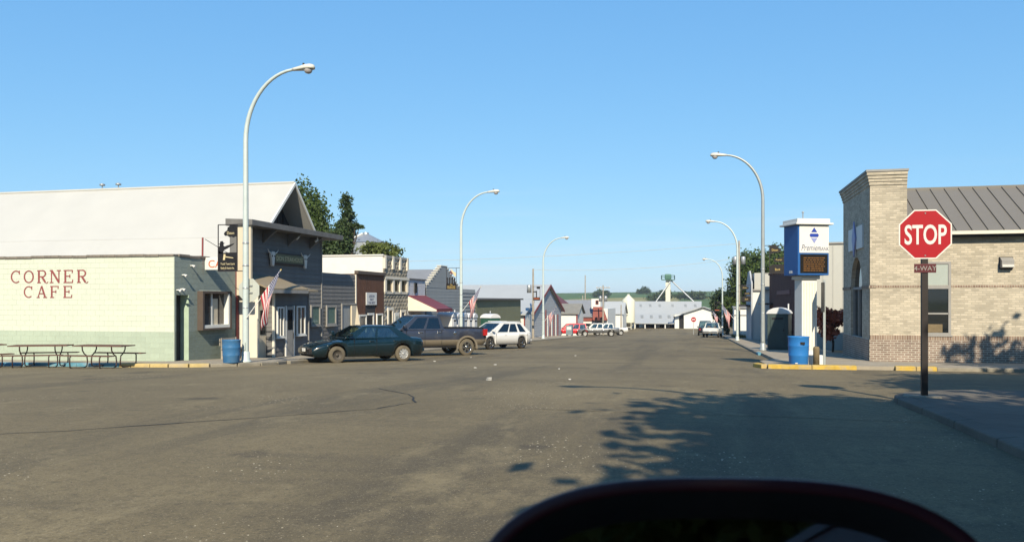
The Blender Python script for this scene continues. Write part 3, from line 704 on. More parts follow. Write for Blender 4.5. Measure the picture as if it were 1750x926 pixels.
# brown wooden shop
bw = thing('shop_building', base_of(-21, 44), 'narrow brown boarded shop front with a small white sign', 'building')
MB().box(-30, XF - .03, 42.08, 46.1, -3.3, 1.5).build('wall_core', 'brown_wood', bw)
for i in range(13):
    y = 42.1 + i * .3075
    zb_ = -.1 if 4 <= i <= 8 else -3.2
    MB().fb('E', XF, y + .008, y + .30, zb_, 1.55, -.03, .02).build('plank', 'brown_wood', bw)
MB().fb('E', XF, 42.06, 46.12, 1.5, 1.68, -.1, .14).build('cornice', 'brown_trim', bw)
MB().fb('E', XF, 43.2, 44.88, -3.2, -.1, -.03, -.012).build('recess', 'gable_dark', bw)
window(bw, 'E', XF, 42.3, 43.35, -2.5, -.82, 'white', 'glass_tan', .09); window(bw, 'E', XF, 44.85, 45.8, -2.5, -.80, 'white', 'glass_tan', .09)
d3 = MB().fb('E', XF, 43.6, 44.5, -3.1, -.75, -.01, .03).build('door', 'black', bw); MB().fb('E', XF, 44.36, 44.5, -3.1, -.75, .03, .07).fb('E', XF, 43.6, 44.36, -.87, -.75, .03, .07).build('frame', 'white', d3)
sn = thing('shop_sign', (XF, 44.1, -.3), 'small square white sign with grey lettering on the brown shop', 'sign')
MB().fb('E', XF, 43.35, 44.88, -.28, .45, .025, .07).build('board', 'sign_silver', sn, bevel=.008)
for k, (s_, z) in enumerate((('LESSON', .18), ('FIRST', -.02), ('THE BEST', -.21))): text(s_, .19, sn, 'lettering', 'text_slate', 'E', XF, 44.12, z, .072, sx=1.25)

# white-sided building with the rock-faced block front
ro = thing('stone_front_building', base_of(-22, 48), 'two storey shop with rock faced block front, pale pilasters and white side wall', 'building')
MB().box(-38, XF - .06, 46.12, 50.25, -3.4, 2.7).build('wall_core', 'white', ro)
MB().box(-38, XF - .06, 46.10, 46.118, 1.2, 2.74).build('side_wall', 'white', ro)
MB().box(-38, XF - .0, 46.04, 46.2, 2.74, 2.82).build('side_coping', 'white', ro)
rb = {}
def rock(L, h):
    k = (round(L, 2), round(h, 2))
    if k not in rb:
        mb = MB(); g = .012; ov = .09
        mb.add([(0, g, g), (0, L - g, g), (0, L - g, h - g), (0, g, h - g), (ov * .55, g, g), (ov * .55, L - g, g), (ov * .55, L - g, h - g), (ov * .55, g, h - g), (ov, L * .3, h * .4), (ov * .85, L * .7, h * .55), (ov, L * .55, h * .65)],
               [(0, 1, 5, 4), (1, 2, 6, 5), (2, 3, 7, 6), (3, 0, 4, 7), (4, 5, 9, 8), (5, 6, 9), (6, 7, 10, 9), (7, 4, 8), (7, 8, 10), (8, 9, 10), (0, 3, 2, 1)])
        o = mb.build('block', 'rock_block', ro, local=True); rb[k] = o.data; bpy.data.objects.remove(o)
    return rb[k]
ro_off = Vector(ro.location); hh = .24
for r_ in range(25):
    z = -3.25 + r_ * hh; y = 46.16; e = 0
    if z > 2.5: break
    while y < 50.2:
        L = min(.5 if not (e == 0 and r_ % 2) else .25, 50.24 - y); e += 1
        mid = y + L / 2
        hole = any(a < mid < b and c < z + hh / 2 < d for a, b, c, d in ((46.65, 47.6, -2.9, -.45), (47.85, 48.6, -3.3, -.75), (48.85, 49.75, -2.9, -.6), (46.2, 50.2, .5, 1.32)))
        if not hole and L > .1: link('block', rock(L, hh), ro, Vector((XF - .06, y, z)) - ro_off)
        y += L
MB().fb('E', XF, 46.12, 50.25, 1.32, 1.46, -.06, .12).fb('E', XF, 46.2, 50.2, .4, .5, -.06, .06).build('string_course', 'white_warm', ro)
for y in (46.14, 47.45, 48.65, 49.95): MB().fb('E', XF, y, y + .28, .5, 1.32, -.06, .09).build('pilaster', 'white_warm', ro)
for y in (46.42, 47.73, 48.93): window(ro, 'E', XF - .06, y + .02, y + .98, .52, 1.3, 'cream', 'glass_tan', .05, sill=False)
for y in (46.14, 47.4, 48.65, 49.95): MB().fb('E', XF, y, y + .26, 1.95, 2.78, -.06, .10).build('parapet_post', 'white_warm', ro)
MB().fb('E', XF, 46.12, 50.25, 2.62, 2.78, -.06, .07).build('parapet_rail', 'trim_grey', ro)
window(ro, 'E', XF - .03, 46.68, 47.6, -2.9, -.45, 'white_warm', 'glass_tan', .16); window(ro, 'E', XF - .03, 48.86, 49.75, -2.9, -.62, 'white_warm', 'glass_tan', .16)
d4 = MB().fb('E', XF, 47.86, 48.6, -3.3, -.78, -.05, .04).build('door', 'white', ro); MB().fb('E', XF, 47.98, 48.48, -2.0, -1.0, .04, .05).build('pane', 'glass_blind', d4)

# little white shop with maroon awning
aw = thing('white_shop_building', base_of(-21, 52), 'little white sided shop with a maroon awning', 'building')
MB().box(-30, XF - .03, 50.3, 53.75, -3.5, 1.4).build('wall_core', 'siding_white', aw)
boards(aw, 'siding_board', 'E', XF - .03, 50.3, 53.75, .2, 1.4, .13, 'siding_white')
MB().fb('E', XF, 50.28, 53.8, 1.4, 1.47, -.1, .08).build('eave', 'fascia_grey', aw)
window(aw, 'E', XF, 51.45, 51.85, .5, 1.2, 'black', 'glass', .05, sill=False)
MB().prism([(XF, 50.3, .28), (-17.0, 50.3, -.62), (-17.0, 50.3, -.72), (XF, 50.3, -.70)], (0, .05, 0)).build('awning_end', 'white_warm', aw)
MB().prism([(XF, 53.65, .28), (-17.0, 53.65, -.62), (-17.0, 53.65, -.72), (XF, 53.65, -.70)], (0, .05, 0)).build('awning_end', 'white_warm', aw)
MB().hexa([(XF, 50.3, .28), (-17, 50.3, -.62), (-17, 53.7, -.62), (XF, 53.7, .28), (XF, 50.3, .34), (-16.95, 50.3, -.58), (-16.95, 53.7, -.58), (XF, 53.7, .34)]).build('awning', 'awning_maroon', aw)
MB().box(-17.0, -16.95, 50.3, 53.7, -.78, -.62).build('awning_valance', 'awning_maroon', aw)
window(aw, 'E', XF, 51.0, 51.7, -2.2, -.95, 'white', 'glass', .08); d5 = MB().fb('E', XF, 52.3, 53.1, -3.3, -1.0, -.02, .04).build('door', 'white', aw); MB().fb('E', XF, 52.45, 52.95, -2.1, -1.2, .04, .05).build('pane', 'glass', d5)

# grey building with stepped gable
sp_ = thing('stepped_gable_building', base_of(-23, 58), 'grey building with a stepped parapet gable', 'building')
hw = [4.0, 3.55, 3.15, 2.75, 2.35, 1.95, 1.55, 1.15, .75]
yc = 58.0
MB().box(-40, XF - .3, yc - 4, yc + 4, -3.7, .8).build('wall_core', 'siding_mid', sp_)
boards(sp_, 'siding_board', 'E', XF - .03, yc - 4, yc + 4, -3.6, .9, .24, 'siding_mid', .01, .022)
for i, h_ in enumerate(hw):
    z = .9 + i * .185; MB().box(XF - .3, XF, yc - h_, yc + h_, z, z + .185).build('parapet_step', 'siding_mid', sp_)
    MB().box(XF - .34, XF + .03, yc - h_ - .04, yc - (hw[i + 1] if i < 8 else -h_) + .04, z + .185, z + .24).build('step_cap', 'white_warm' , sp_)
    if i < 8: MB().box(XF - .34, XF + .03, yc + hw[i + 1] - .04, yc + h_ + .04, z + .185, z + .24).build('step_cap', 'white_warm', sp_)
rf = MB(); gable_roof_y(rf, -40, XF - .35, yc, 2.35, yc - 4.2, .7, yc + 4.2, .7, .1); rf.build('roof', 'barn_roof', sp_)
window(sp_, 'E', XF, 57.0, 58.6, -3.3, -.75, 'siding_light', 'siding_mid', .08, sill=False, name='blocked_doorway')
# small grey front with pale posts
lg = thing('porch_front_building', base_of(-21, 64), 'low grey corrugated shop front with pale porch posts', 'building')
MB().box(-30, XF - .04, 62.1, 66.6, -3.8, .85).build('wall_core', 'gable_dark', lg)
boards(lg, 'siding_board', 'E', XF - .03, 62.1, 66.6, -1.2, .9, .3, 'siding_mid', .01, .06)
for y in (62.2, 63.1, 64.0, 64.9, 65.8, 66.4): MB().fb('E', XF, y, y + .2, -3.7, -1.2, -.02, .1).build('post', 'white_warm', lg)
# olive green shed
gs = thing('shed_building', base_of(-22, 75), 'olive green metal clad shed with a flat dark eave', 'building')
MB().box(-34, XF - .03, 66.8, 84.4, -4.6, .05).build('wall_core', 'shed_green', gs)
for i in range(22): y = 66.85 + i * .8; MB().fb('E', XF, y, y + .785, -4.5, .0, -.03, .0).build('panel', 'shed_green', gs)
for i in range(15): x = XF - .8 * (i + 1); MB().fb('S', 66.8, x, x + .785, -4.5, .0, 0, .03).build('panel', 'shed_green', gs)
MB().box(-34.3, XF + .25, 66.5, 84.7, .03, .2).build('roof', 'fascia_grey', gs)
mb = MB().fb('E', XF, 69.8, 71.3, -1.75, -1.2, 0, .3); mb.build('wall_unit', 'gable_dark', gs)
# white hall with red trim, gable to the street
wh = thing('white_garage_building', base_of(-22, 98), 'white roofed building with red trim, garage door and grey gable front', 'building')
MB().box(-48, XF - .05, 91, 110, -5.2, -1.4).build('wall_core', 'siding_light', wh)
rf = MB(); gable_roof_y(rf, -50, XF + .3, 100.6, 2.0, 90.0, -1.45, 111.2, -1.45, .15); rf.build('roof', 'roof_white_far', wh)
MB().prism([(XF - .05, 91, -1.5), (XF - .05, 110.2, -1.5), (XF - .05, 100.6, 1.75)], (.04, 0, 0)).build('gable', 'siding_light', wh)
boards(wh, 'siding_board', 'E', XF - .03, 91, 110.2, -5.1, -1.5, .3, 'siding_light')
for i in range(9):
    z = -1.5 + i * .35; h_ = 9.6 * (1 - (i + .5) * .35 / 3.25); MB().fb('E', XF, 100.6 - h_, 100.6 + h_, z, z + .33, -.01, .012).build('siding_board', 'siding_light', wh)
for s_ in (-1, 1): MB().hexa([(XF + .3, 100.6, 1.72), (XF + .36, 100.6, 1.72), (XF + .36, 100.6 + s_ * 10.6, -1.72), (XF + .3, 100.6 + s_ * 10.6, -1.72), (XF + .3, 100.6, 2.02), (XF + .36, 100.6, 2.02), (XF + .36, 100.6 + s_ * 10.6, -1.42), (XF + .3, 100.6 + s_ * 10.6, -1.42)]).build('barge_board', 'paint_red_dark', wh)
for i, y in enumerate((97.2, 98.4, 99.6, 101.2, 102.4, 104, 105.4, 107)): MB().fb('E', XF, y, y + .42, -5, -1.2 if i in (1,) else -1.9, .03, .09).build('batten', ('white', 'paint_red_dark')[i % 2], wh)
MB().box(-38, XF + .02, 86.5, 91, -5.2, -1.6).build('lean_to', 'white', wh)
MB().hexa([(-38.5, 86.0, -1.65), (XF + .2, 86.0, -1.65), (XF + .2, 91, -.2), (-38.5, 91, -.2), (-38.5, 86.0, -1.5), (XF + .2, 86.0, -1.5), (XF + .2, 91, -.05), (-38.5, 91, -.05)]).build('lean_to_roof', 'roof_white_far', wh)
gd = MB().fb('S', 86.5, -22.9, -19.6, -5.0, -2.5, 0, .05).build('garage_door', 'white', wh)
MB().fb('S', 86.5, -23.1, -19.4, -2.5, -2.34, 0, .08).fb('S', 86.5, -19.6, -19.4, -5, -2.5, 0, .08).build('door_trim', 'paint_red_dark', wh)
MB().fb('S', 86.5, -19.1, -18.96, -5, -1.7, -.02, .05).build('corner_trim', 'paint_red_dark', wh)

# ------------------------------------------------------------------ far end of the street
def simple_house(name, label, x0, x1, y0, y1, zb, ze, zr, wallm, roofm, axis='x', ov=.3, trim=None, cat='building'):
    h = thing(name, ((x0 + x1) / 2, (y0 + y1) / 2, zb), label, cat)
    MB().box(x0, x1, y0, y1, zb - .6, ze).build('wall', wallm, h)
    if axis == 'x':
        yr = (y0 + y1) / 2; rf = MB(); gable_roof_y(rf, x0 - ov, x1 + ov, yr, zr, y0 - ov, ze - .1, y1 + ov, ze - .1); r_ = rf.build('roof', roofm, h)
        for x, d in ((x1, -.05), (x0, .05)): MB().prism([(x, y0, ze), (x, y1, ze), (x, yr, zr - .12)], (d, 0, 0)).build('gable', wallm, h)
    else:
        xr = (x0 + x1) / 2; mb = MB()
        mb.hexa([(x0 - ov, y0 - ov, ze - .2), (xr, y0 - ov, zr - .1), (xr, y1 + ov, zr - .1), (x0 - ov, y1 + ov, ze - .2), (x0 - ov, y0 - ov, ze - .1), (xr, y0 - ov, zr), (xr, y1 + ov, zr), (x0 - ov, y1 + ov, ze - .1)])
        mb.hexa([(xr + .002, y0 - ov, zr - .1), (x1 + ov, y0 - ov, ze - .2), (x1 + ov, y1 + ov, ze - .2), (xr + .002, y1 + ov, zr - .1), (xr + .002, y0 - ov, zr), (x1 + ov, y0 - ov, ze - .1), (x1 + ov, y1 + ov, ze - .1), (xr + .002, y1 + ov, zr)]); r_ = mb.build('roof', roofm, h)
        for y, d in ((y0, .05), (y1, -.05)): MB().prism([(x0, y, ze), (x1, y, ze), (xr, y, zr - .12)], (0, d, 0)).build('gable', wallm, h)
    return h
h1 = simple_house('garage_building', 'white garage with low grey brown roof and red trim', -23.5, -17.9, 118, 124, -4.9, -1.85, -.5, 'white', 'barn_roof_brown')
MB().fb('S', 118, -23.5, -17.9, -2.1, -1.86, .02, .08).fb('S', 118, -18.1, -17.88, -4.9, -2.1, .02, .08).build('trim', 'paint_red_dark', h1)
simple_house('maroon_building', 'maroon gabled shed beyond the white garage', -27, -20.8, 126, 132, -5.2, -1.2, 1.2, 'maroon_far', 'maroon_far', 'y')
h2 = simple_house('barn_building', 'long grey roofed white barn with a red band under the eave', -30, -17.6, 134, 144, -5.4, -2.6, .05, 'white', 'barn_roof')
MB().fb('S', 134, -21, -17.6, -3.5, -3.0, .02, .1).build('red_band', 'roof_red', h2); MB().fb('S', 134, -19.2, -18.1, -4.3, -3.9, .02, .08).build('window', 'glass', h2)
h3 = thing('store_building', (-16.5, 136, -5.5), 'narrow white false fronted store with a red shingled mansard', 'building')
MB().box(-17.5, -15.2, 133.5, 146, -6, -1.4).build('wall', 'white', h3); MB().box(-17.9, -16.4, 133.4, 140, -1.4, .25).build('false_front', 'white', h3)
MB().hexa([(-17.6, 132.6, -3.3), (-15.2, 132.6, -3.3), (-15.2, 133.48, -3.3), (-17.6, 133.48, -3.3), (-17.6, 133.3, -1.1), (-16.0, 133.3, -1.1), (-16.0, 133.48, -1.1), (-17.6, 133.48, -1.1)]).build('mansard', 'roof_red', h3)
window(h3, 'S', 133.4, -17.2, -16.7, -.7, 0, 'roof_red', 'glass', .1, w=0, sill=False)
MB().fb('S', 133.5, -17.3, -16.0, -4.9, -3.5, .0, .06).build('shop_window', 'glass', h3)
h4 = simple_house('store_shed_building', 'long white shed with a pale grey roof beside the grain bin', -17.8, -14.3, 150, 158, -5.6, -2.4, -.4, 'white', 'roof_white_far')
# grain elevator shed across the end of the street
es = thing('elevator_shed', (-7, 172, -5.6), 'long grey roofed grain shed with skylights closing off the street', 'building')
MB().box(-34, 2, 169.5, 182, -6.2, -3.0).build('wall', 'white', es)
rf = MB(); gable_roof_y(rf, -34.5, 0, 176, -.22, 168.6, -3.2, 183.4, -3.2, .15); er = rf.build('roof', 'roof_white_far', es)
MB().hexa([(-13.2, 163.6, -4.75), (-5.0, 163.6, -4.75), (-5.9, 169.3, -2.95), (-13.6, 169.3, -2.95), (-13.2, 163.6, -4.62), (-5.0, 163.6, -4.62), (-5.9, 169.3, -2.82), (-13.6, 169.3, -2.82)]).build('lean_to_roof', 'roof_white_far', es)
for i in range(5): MB().box(-13.1 + i * 2.0 - .1, -13.1 + i * 2.0 + .1, 163.8, 164.0, -6, -4.72).build('post', 'white', es)
MB().box(-13.4, -5.6, 169.30, 169.49, -6, -3.2).build('dark_bay', 'black', es)
for x in (-12.0, -8.9, -6.9): MB().box(x - .55, x + .55, 167.4, 169, -5.6, -4.95).build('stored_bin', 'white', es)
for k, x in enumerate((-13.0, -11, -9.0, -6.3, -3.6, -1.6)):
    y, z = 174.3, -.22 - 3.0 * 1.7 / 7.4; MB().hexa([(x, y, z), (x + .5, y, z), (x + .65, y - 1.3, z - .53), (x + .15, y - 1.3, z - .53)] + [(q[0], q[1], q[2] + .06) for q in ((x, y, z), (x + .5, y, z), (x + .65, y - 1.3, z - .53), (x + .15, y - 1.3, z - .53))]).build('skylight', 'siding_mid', er)
for k, x in enumerate((-12.3, -10.4, -8.6, -6.8)):
    y, z = 168.2, -3.12; MB().hexa([(x, y, z), (x + .55, y, z), (x + .7, y - 1.6, z - .52), (x + .15, y - 1.6, z - .52)] + [(q[0], q[1], q[2] + .06) for q in ((x, y, z), (x + .55, y, z), (x + .7, y - 1.6, z - .52), (x + .15, y - 1.6, z - .52))]).build('skylight', 'siding_mid', es)
h5 = simple_house('scale_house', 'white gabled drive-through scale house with a dark doorway', -3.4, 4.2, 162, 170, -5.7, -2.6, -1.25, 'white', 'roof_white_far', 'y', ov=.6)
MB().box(-5.2, -3.4, 163, 169.5, -5.9, -2.9).build('wing_wall', 'white', h5); MB().box(-4.3, -3.42, 162.8, 162.99, -5.7, -3.0).build('doorway', 'black', h5)
MB().hexa([(-6.0, 161.4, -3.1), (.2, 161.4, -1.4), (.2, 162.2, -1.4), (-6.0, 162.2, -3.1), (-6.0, 161.4, -2.95), (.2, 161.4, -1.25), (.2, 162.2, -1.25), (-6.0, 162.2, -2.95)]).build('canopy_edge', 'roof_white_far', h5)
gb = thing('grain_bin', (-14.1, 160, -5.6), 'cream hopper bottom grain bin with a conical roof', 'silo')
MB().lathe([(1.28, -4.4), (1.28, -.1), (1.2, .05), (.25, 1.0), (.18, 1.2), (0, 1.2)], (-14.1, 160, 0), n=24).build('bin', 'bin_cream', gb); MB().lathe([(1.28, -4.4), (.3, -5.3), (0, -5.3)], (-14.1, 160, 0), n=24).build('hopper', 'bin_cream', gb)
for k in range(6):
    t = k * math.pi / 3; MB().tube([(-14.1 + 1.2 * math.cos(t), 160 + 1.2 * math.sin(t), -5.8), (-14.1 + 1.2 * math.cos(t), 160 + 1.2 * math.sin(t), -4.3)], .08, 6).build('leg', 'bin_cream', gb)
lt_ = thing('grain_tower', (-7.1, 178, -5.6), 'tall pale grain leg tower with a green head platform and two spouts', 'tower')
MB().box(-7.6, -6.6, 177.5, 178.5, -5.8, 4.5).build('tower', 'bin_cream', lt_)
MB().box(-8.5, -5.7, 176.8, 179.2, 4.4, 4.55).build('platform', 'platform_green', lt_); MB().box(-7.8, -6.4, 177.3, 178.7, 4.55, 5.7).build('head', 'platform_green', lt_, bevel=.2)
mb = MB()
for a_, b_ in (((-8.5, 176.8), (-5.7, 176.8)), ((-8.5, 179.2), (-5.7, 179.2)), ((-8.5, 176.8), (-8.5, 179.2)), ((-5.7, 176.8), (-5.7, 179.2))):
    mb.tube([(*a_, 5.4), (*b_, 5.4)], .05, 6).tube([(*a_, 5.0), (*b_, 5.0)], .04, 6).tube([(*a_, 4.5), (*a_, 5.4)], .05, 6).tube([(*b_, 4.5), (*b_, 5.4)], .05, 6)
mb.build('railing', 'platform_green', lt_)
MB().tube([(-6.5, 177.4, 4.2), (-9.6, 176, -.3)], .14, 8).build('spout', 'galv', lt_); MB().tube([(-6.4, 177.6, 4.3), (-1.6, 176, -.3)], .16, 8).build('spout', 'galv', lt_)

# bin with conical roof behind the left trees
cb_ = thing('grain_bin', (-35, 80, -3.9), 'steel grain bin with shallow conical roof behind the trees', 'silo')
MB().lathe([(2.2, -4.2), (2.2, 6.1), (2.28, 6.1), (.35, 7.05), (.3, 7.25), (0, 7.25)], (-35, 80, 0), n=28, sm=False).build('bin', 'galv', cb_); MB().tube([(-37.2, 79, -4), (-37, 79, 6.2), (-35.2, 79.6, 7.1)], .12, 6).build('spout', 'white', cb_)

# ------------------------------------------------------------------ brick bank on the right
BX, BY = 6.14, 32.3
bk = thing('bank_building', base_of(9, 36), 'tan brick bank with tall corner parapet and brown metal roof', 'building')
MB().box(BX + .25, 7.42, BY + .03, 38.0, -2.9, 4.79).build('tower_core', 'brick_tan', bk)
# street face with openings left dark and glazed
MB().fb('S', BY, BX, 7.42, -1.3, .47, -.1, 0).fb('S', BY, BX, 7.42, .55, 4.3, -.1, 0).build('front_wall', 'brick_tan', bk)
for k, (z, d) in enumerate(((4.3, .03), (4.42, .06), (4.54, .09), (4.66, .13))): MB().box(BX - d, 7.42 + (.0 if k < 9 else 0), BY - d, 38.1 + d, z, z + .12).build('corbel_course', 'brick_tan', bk)
MB().box(BX - .16, 7.45, BY - .16, 38.3, 4.78, 4.86).build('coping', 'trim_grey', bk)
MB().fb('S', BY, BX, 24, -1.47, -1.3, -.1, .035).build('soldier_course', 'brick_soldier', bk)
MB().fb('S', BY, BX, 24, .47, .55, -.1, .015).build('belt_course', 'brick_soldier', bk)
MB().fb('S', BY, BX - .02, 24, -2.9, -1.47, -.1, .03).build('plinth', 'brick_red', bk)
for a_, b_, c_, d_ in ((7.42, 7.97, -1.3, .47), (8.9, 24, -1.3, .47), (7.42, 7.97, .55, 2.42), (8.9, 24, .55, 2.42), (7.97, 8.9, 1.42, 2.42)): MB().fb('S', BY, a_, b_, c_, d_, -.1, 0).build('front_wall', 'brick_tan', bk)
MB().box(7.45, 24, BY + .1, 44, -2.9, 2.4).build('wall_core', 'gable_dark', bk)
# west (street) face
MB().fb('W', BX, BY + .0, 38.1, -2.9, -1.47, -.25, .02).build('plinth', 'brick_red', bk)
MB().fb('W', BX, BY + .03, 33.35, -1.47, 4.3, -.25, 0).fb('W', BX, 36.7, 38.1, -1.47, 4.3, -.25, 0).fb('W', BX, 33.35, 36.7, 1.75, 4.3, -.25, 0).build('west_wall', 'brick_tan', bk)
mb = MB(); n = 10; P = []
for i in range(n + 1): t = math.pi * i / n; P.append((BX, 35.02 - 1.2 * math.cos(t), .55 + 1.2 * math.sin(t)))
poly = [(BX, 33.35, 1.75), (BX, 33.35, .55)] + P + [(BX, 36.7, .55), (BX, 36.7, 1.75)]
for i in range(n): mb.hexa([(BX, P[i][1], P[i][2]), (BX, P[i + 1][1], P[i + 1][2]), (BX, P[i + 1][1], 1.752), (BX, P[i][1], 1.752), (BX + .25, P[i][1], P[i][2]), (BX + .25, P[i + 1][1], P[i + 1][2]), (BX + .25, P[i + 1][1], 1.752), (BX + .25, P[i][1], 1.752)])
mb.box(BX, BX + .25, 33.35, 33.82, -1.47, 1.75).box(BX, BX + .25, 36.22, 36.7, -1.47, 1.75); mb.build('arch', 'brick_tan', bk)
MB().box(BX + .16, BX + .2, 33.8, 36.24, -1.47, 1.75).build('arch_pane', 'glass', bk)
MB().box(BX + .08, BX + .16, 33.82, 36.22, .44, .54).box(BX + .08, BX + .16, 34.98, 35.06, -1.47, .44).box(BX + .08, BX + .16, 33.82, 33.9, -1.47, .44).box(BX + .08, BX + .16, 36.14, 36.22, -1.47, .44).build('arch_frame', 'trim_grey', bk)
MB().fb('W', BX, BY, 33.8, .45, .56, -.2, .03).fb('W', BX, 36.24, 38.1, .45, .56, -.2, .03).build('belt_course', 'brick_soldier', bk)
for a_, b_ in ((33.5, 34.75), (35.25, 36.5)): MB().fb('W', BX, a_, b_, 2.05, 2.95, 0, .06).build('sign_panel', 'sign_silver', bk)
MB().prism([(BX - .07, 35.0, 1.75), (BX - .07, 34.65, 2.5), (BX - .07, 35.0, 3.2), (BX - .07, 35.35, 2.5)], (-.05, 0, 0)).build('diamond_emblem', 'logo_pale', bk)
# window with blind
w = window(bk, 'S', BY + .04, 7.97, 8.9, -1.28, 1.42, 'trim_grey', 'glass', .09, w=0, d=.06, sill=True)
MB().fb('S', BY + .04, 8.05, 8.82, .42, .54, .02, .065).build('transom', 'trim_grey', w); MB().fb('S', BY + .04, 8.05, 8.82, -.52, -.46, .02, .06).build('sash_bar', 'trim_grey', w)
MB().fb('S', BY + .04, 8.06, 8.81, .55, 1.33, .022, .03).build('blind', 'glass_blind', w)
MB().fb('S', BY + .04, 8.1, 8.62, -1.18, -.88, .022, .026).build('poster', 'wood_post', w)
# metal roof, each pan its own piece
sl0 = (BY - .35, 2.5); sl1 = (BY + 3.2, 4.5)
pan = MB(); pw = .52
pan.hexa([(0, sl0[0], sl0[1] - .05), (pw - .012, sl0[0], sl0[1] - .05), (pw - .012, sl1[0], sl1[1] - .05), (0, sl1[0], sl1[1] - .05), (0, sl0[0], sl0[1]), (pw - .012, sl0[0], sl0[1]), (pw - .012, sl1[0], sl1[1]), (0, sl1[0], sl1[1])])
pan.hexa([(0, sl0[0], sl0[1]), (.025, sl0[0], sl0[1]), (.025, sl1[0], sl1[1]), (0, sl1[0], sl1[1]), (0, sl0[0], sl0[1] + .045), (.025, sl0[0], sl0[1] + .045), (.025, sl1[0], sl1[1] + .045), (0, sl1[0], sl1[1] + .045)])
po = pan.build('roof_panel', 'roof_brown', bk, local=True); boff = Vector(bk.location)
for i in range(32):
    o = po if i == 0 else link('roof_panel', po.data, bk); o.location = Vector((7.43 + i * pw, 0, 0)) - boff
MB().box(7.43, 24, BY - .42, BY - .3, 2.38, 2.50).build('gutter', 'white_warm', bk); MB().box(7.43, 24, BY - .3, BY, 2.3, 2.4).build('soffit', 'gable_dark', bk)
MB().box(7.43, 24, BY + 3.15, BY + 3.3, 4.46, 4.56).build('ridge_cap', 'roof_brown', bk)
MB().hexa([(7.43, BY + 3.25, 4.42), (24, BY + 3.25, 4.42), (24, 44, 2.5), (7.43, 44, 2.5), (7.43, BY + 3.25, 4.5), (24, BY + 3.25, 4.5), (24, 44, 2.57), (7.43, 44, 2.57)]).build('rear_roof', 'roof_brown', bk)
wl = MB(); wl.fb('S', BY, 10.48, 10.92, 1.12, 1.56, 0, .06).build('vent_hood', 'gable_dark', bk); MB().prism([(10.5, BY - .06, 1.54), (10.5, BY - .24, 1.42), (10.5, BY - .24, 1.18), (10.5, BY - .06, 1.16)], (.4, 0, 0)).build('wall_lamp', 'trim_grey', bk); MB().box(10.51, 10.89, BY - .26, BY - .242, 1.19, 1.28).build('lamp_lens', 'lens_clear', bk)

# pylon sign of the bank
PS = Vector((3.42, 28.6, G(3.4, 28.6) + .12)); th = R(22)
ps = thing('bank_pylon_sign', PS, 'blue and white bank pylon sign on a white column', 'sign', rz=th)
def L_(name, m, x0, x1, y0, y1, z0, z1, bevel=0, parent=ps): return MB().box(x0, x1, y0, y1, z0, z1).build(name, m, parent, bevel=bevel, local=True)
zb = -PS.z
L_('plinth', 'white', -.42, .42, -.38, .38, -.05, .32, .02); L_('column', 'white', -.27, .27, -.25, .25, .32, zb + .78, .015)
for k in range(5): L_('flute', 'white_warm', -.2 + k * .1 - .02, -.2 + k * .1 + .02, -.262, -.25, .5, zb + .6)
L_('capital', 'white', -.34, .34, -.32, .32, zb + .70, zb + .82, .01)
bx_ = L_('cabinet', 'bank_blue', -.55, .55, -.5, .45, zb + .83, zb + 2.50, .012)
L_('cap_moulding', 'white', -.66, .66, -.61, .56, zb + 2.50, zb + 2.56, .01); L_('cap_moulding', 'white', -.58, .58, -.53, .48, zb + 2.56, zb + 2.70, .01)
MB().tube([(-.1, 0, zb + 2.7), (-.1, 0, zb + 2.98)], .02, 6).lathe([(0, .08), (.05, .04), (0, 0)], (-.1, 0, zb + 2.92), n=8).build('finial', 'galv', ps, local=True)
fc = L_('white_face', 'sign_white', -.50, .54, -.512, -.5, zb + 1.57, zb + 2.48)
L_('display_screen', 'led_black', -.47, .5, -.514, -.5, zb + .90, zb + 1.52)
for r_ in range(7):
    x = -.36
    while x < .36:
        w_ = random.uniform(.05, .13); L_('display_segment', 'led_amber', x, min(x + w_, .4), -.518, -.514, zb + .97 + r_ * .07, zb + .995 + r_ * .07); x += w_ + random.uniform(.015, .04)
def fn(x, y, z): return Vector((x, -.513 - z, y))
class _P: pass
def ltext(s, size, name, m, x, z, sx=1, shear=0):
    o = text(s, size, ps, name, m, lambda a, b, c: Vector((x + a * sx, -.513 - c, z + b)) + PS, 0, 0, 0, 0, 1, shear, ext=.003, align='LEFT'); return o
ltext('Premier', .29, 'lettering', 'text_slate', -.45, zb + 1.64, .70, .3); ltext('BANK', .18, 'lettering', 'text_slate', .20, zb + 1.64, .72)
def lpoly(name, m, pts): MB().prism([(x, -.512, z) for x, z in pts], (0, -.006, 0)).build(name, m, ps, local=True)
cx, cz = .02, zb + 2.14
lpoly('emblem_top', 'logo_blue', [(cx, cz + .27), (cx - .11, cz + .11), (cx + .11, cz + .11)])
lpoly('emblem_middle', 'logo_blue', [(cx - .13, cz + .065), (cx + .13, cz + .065), (cx + .17, cz + .01), (cx + .13, cz - .05), (cx - .13, cz - .05), (cx - .17, cz + .01)])
lpoly('emblem_bottom', 'logo_pale', [(cx - .12, cz - .08), (cx + .12, cz - .08), (cx, cz - .26)])
MB().box(-.556, -.55, -.12, .08, zb + .9, zb + .99).build('maker_plate', 'sign_white', ps, local=True)
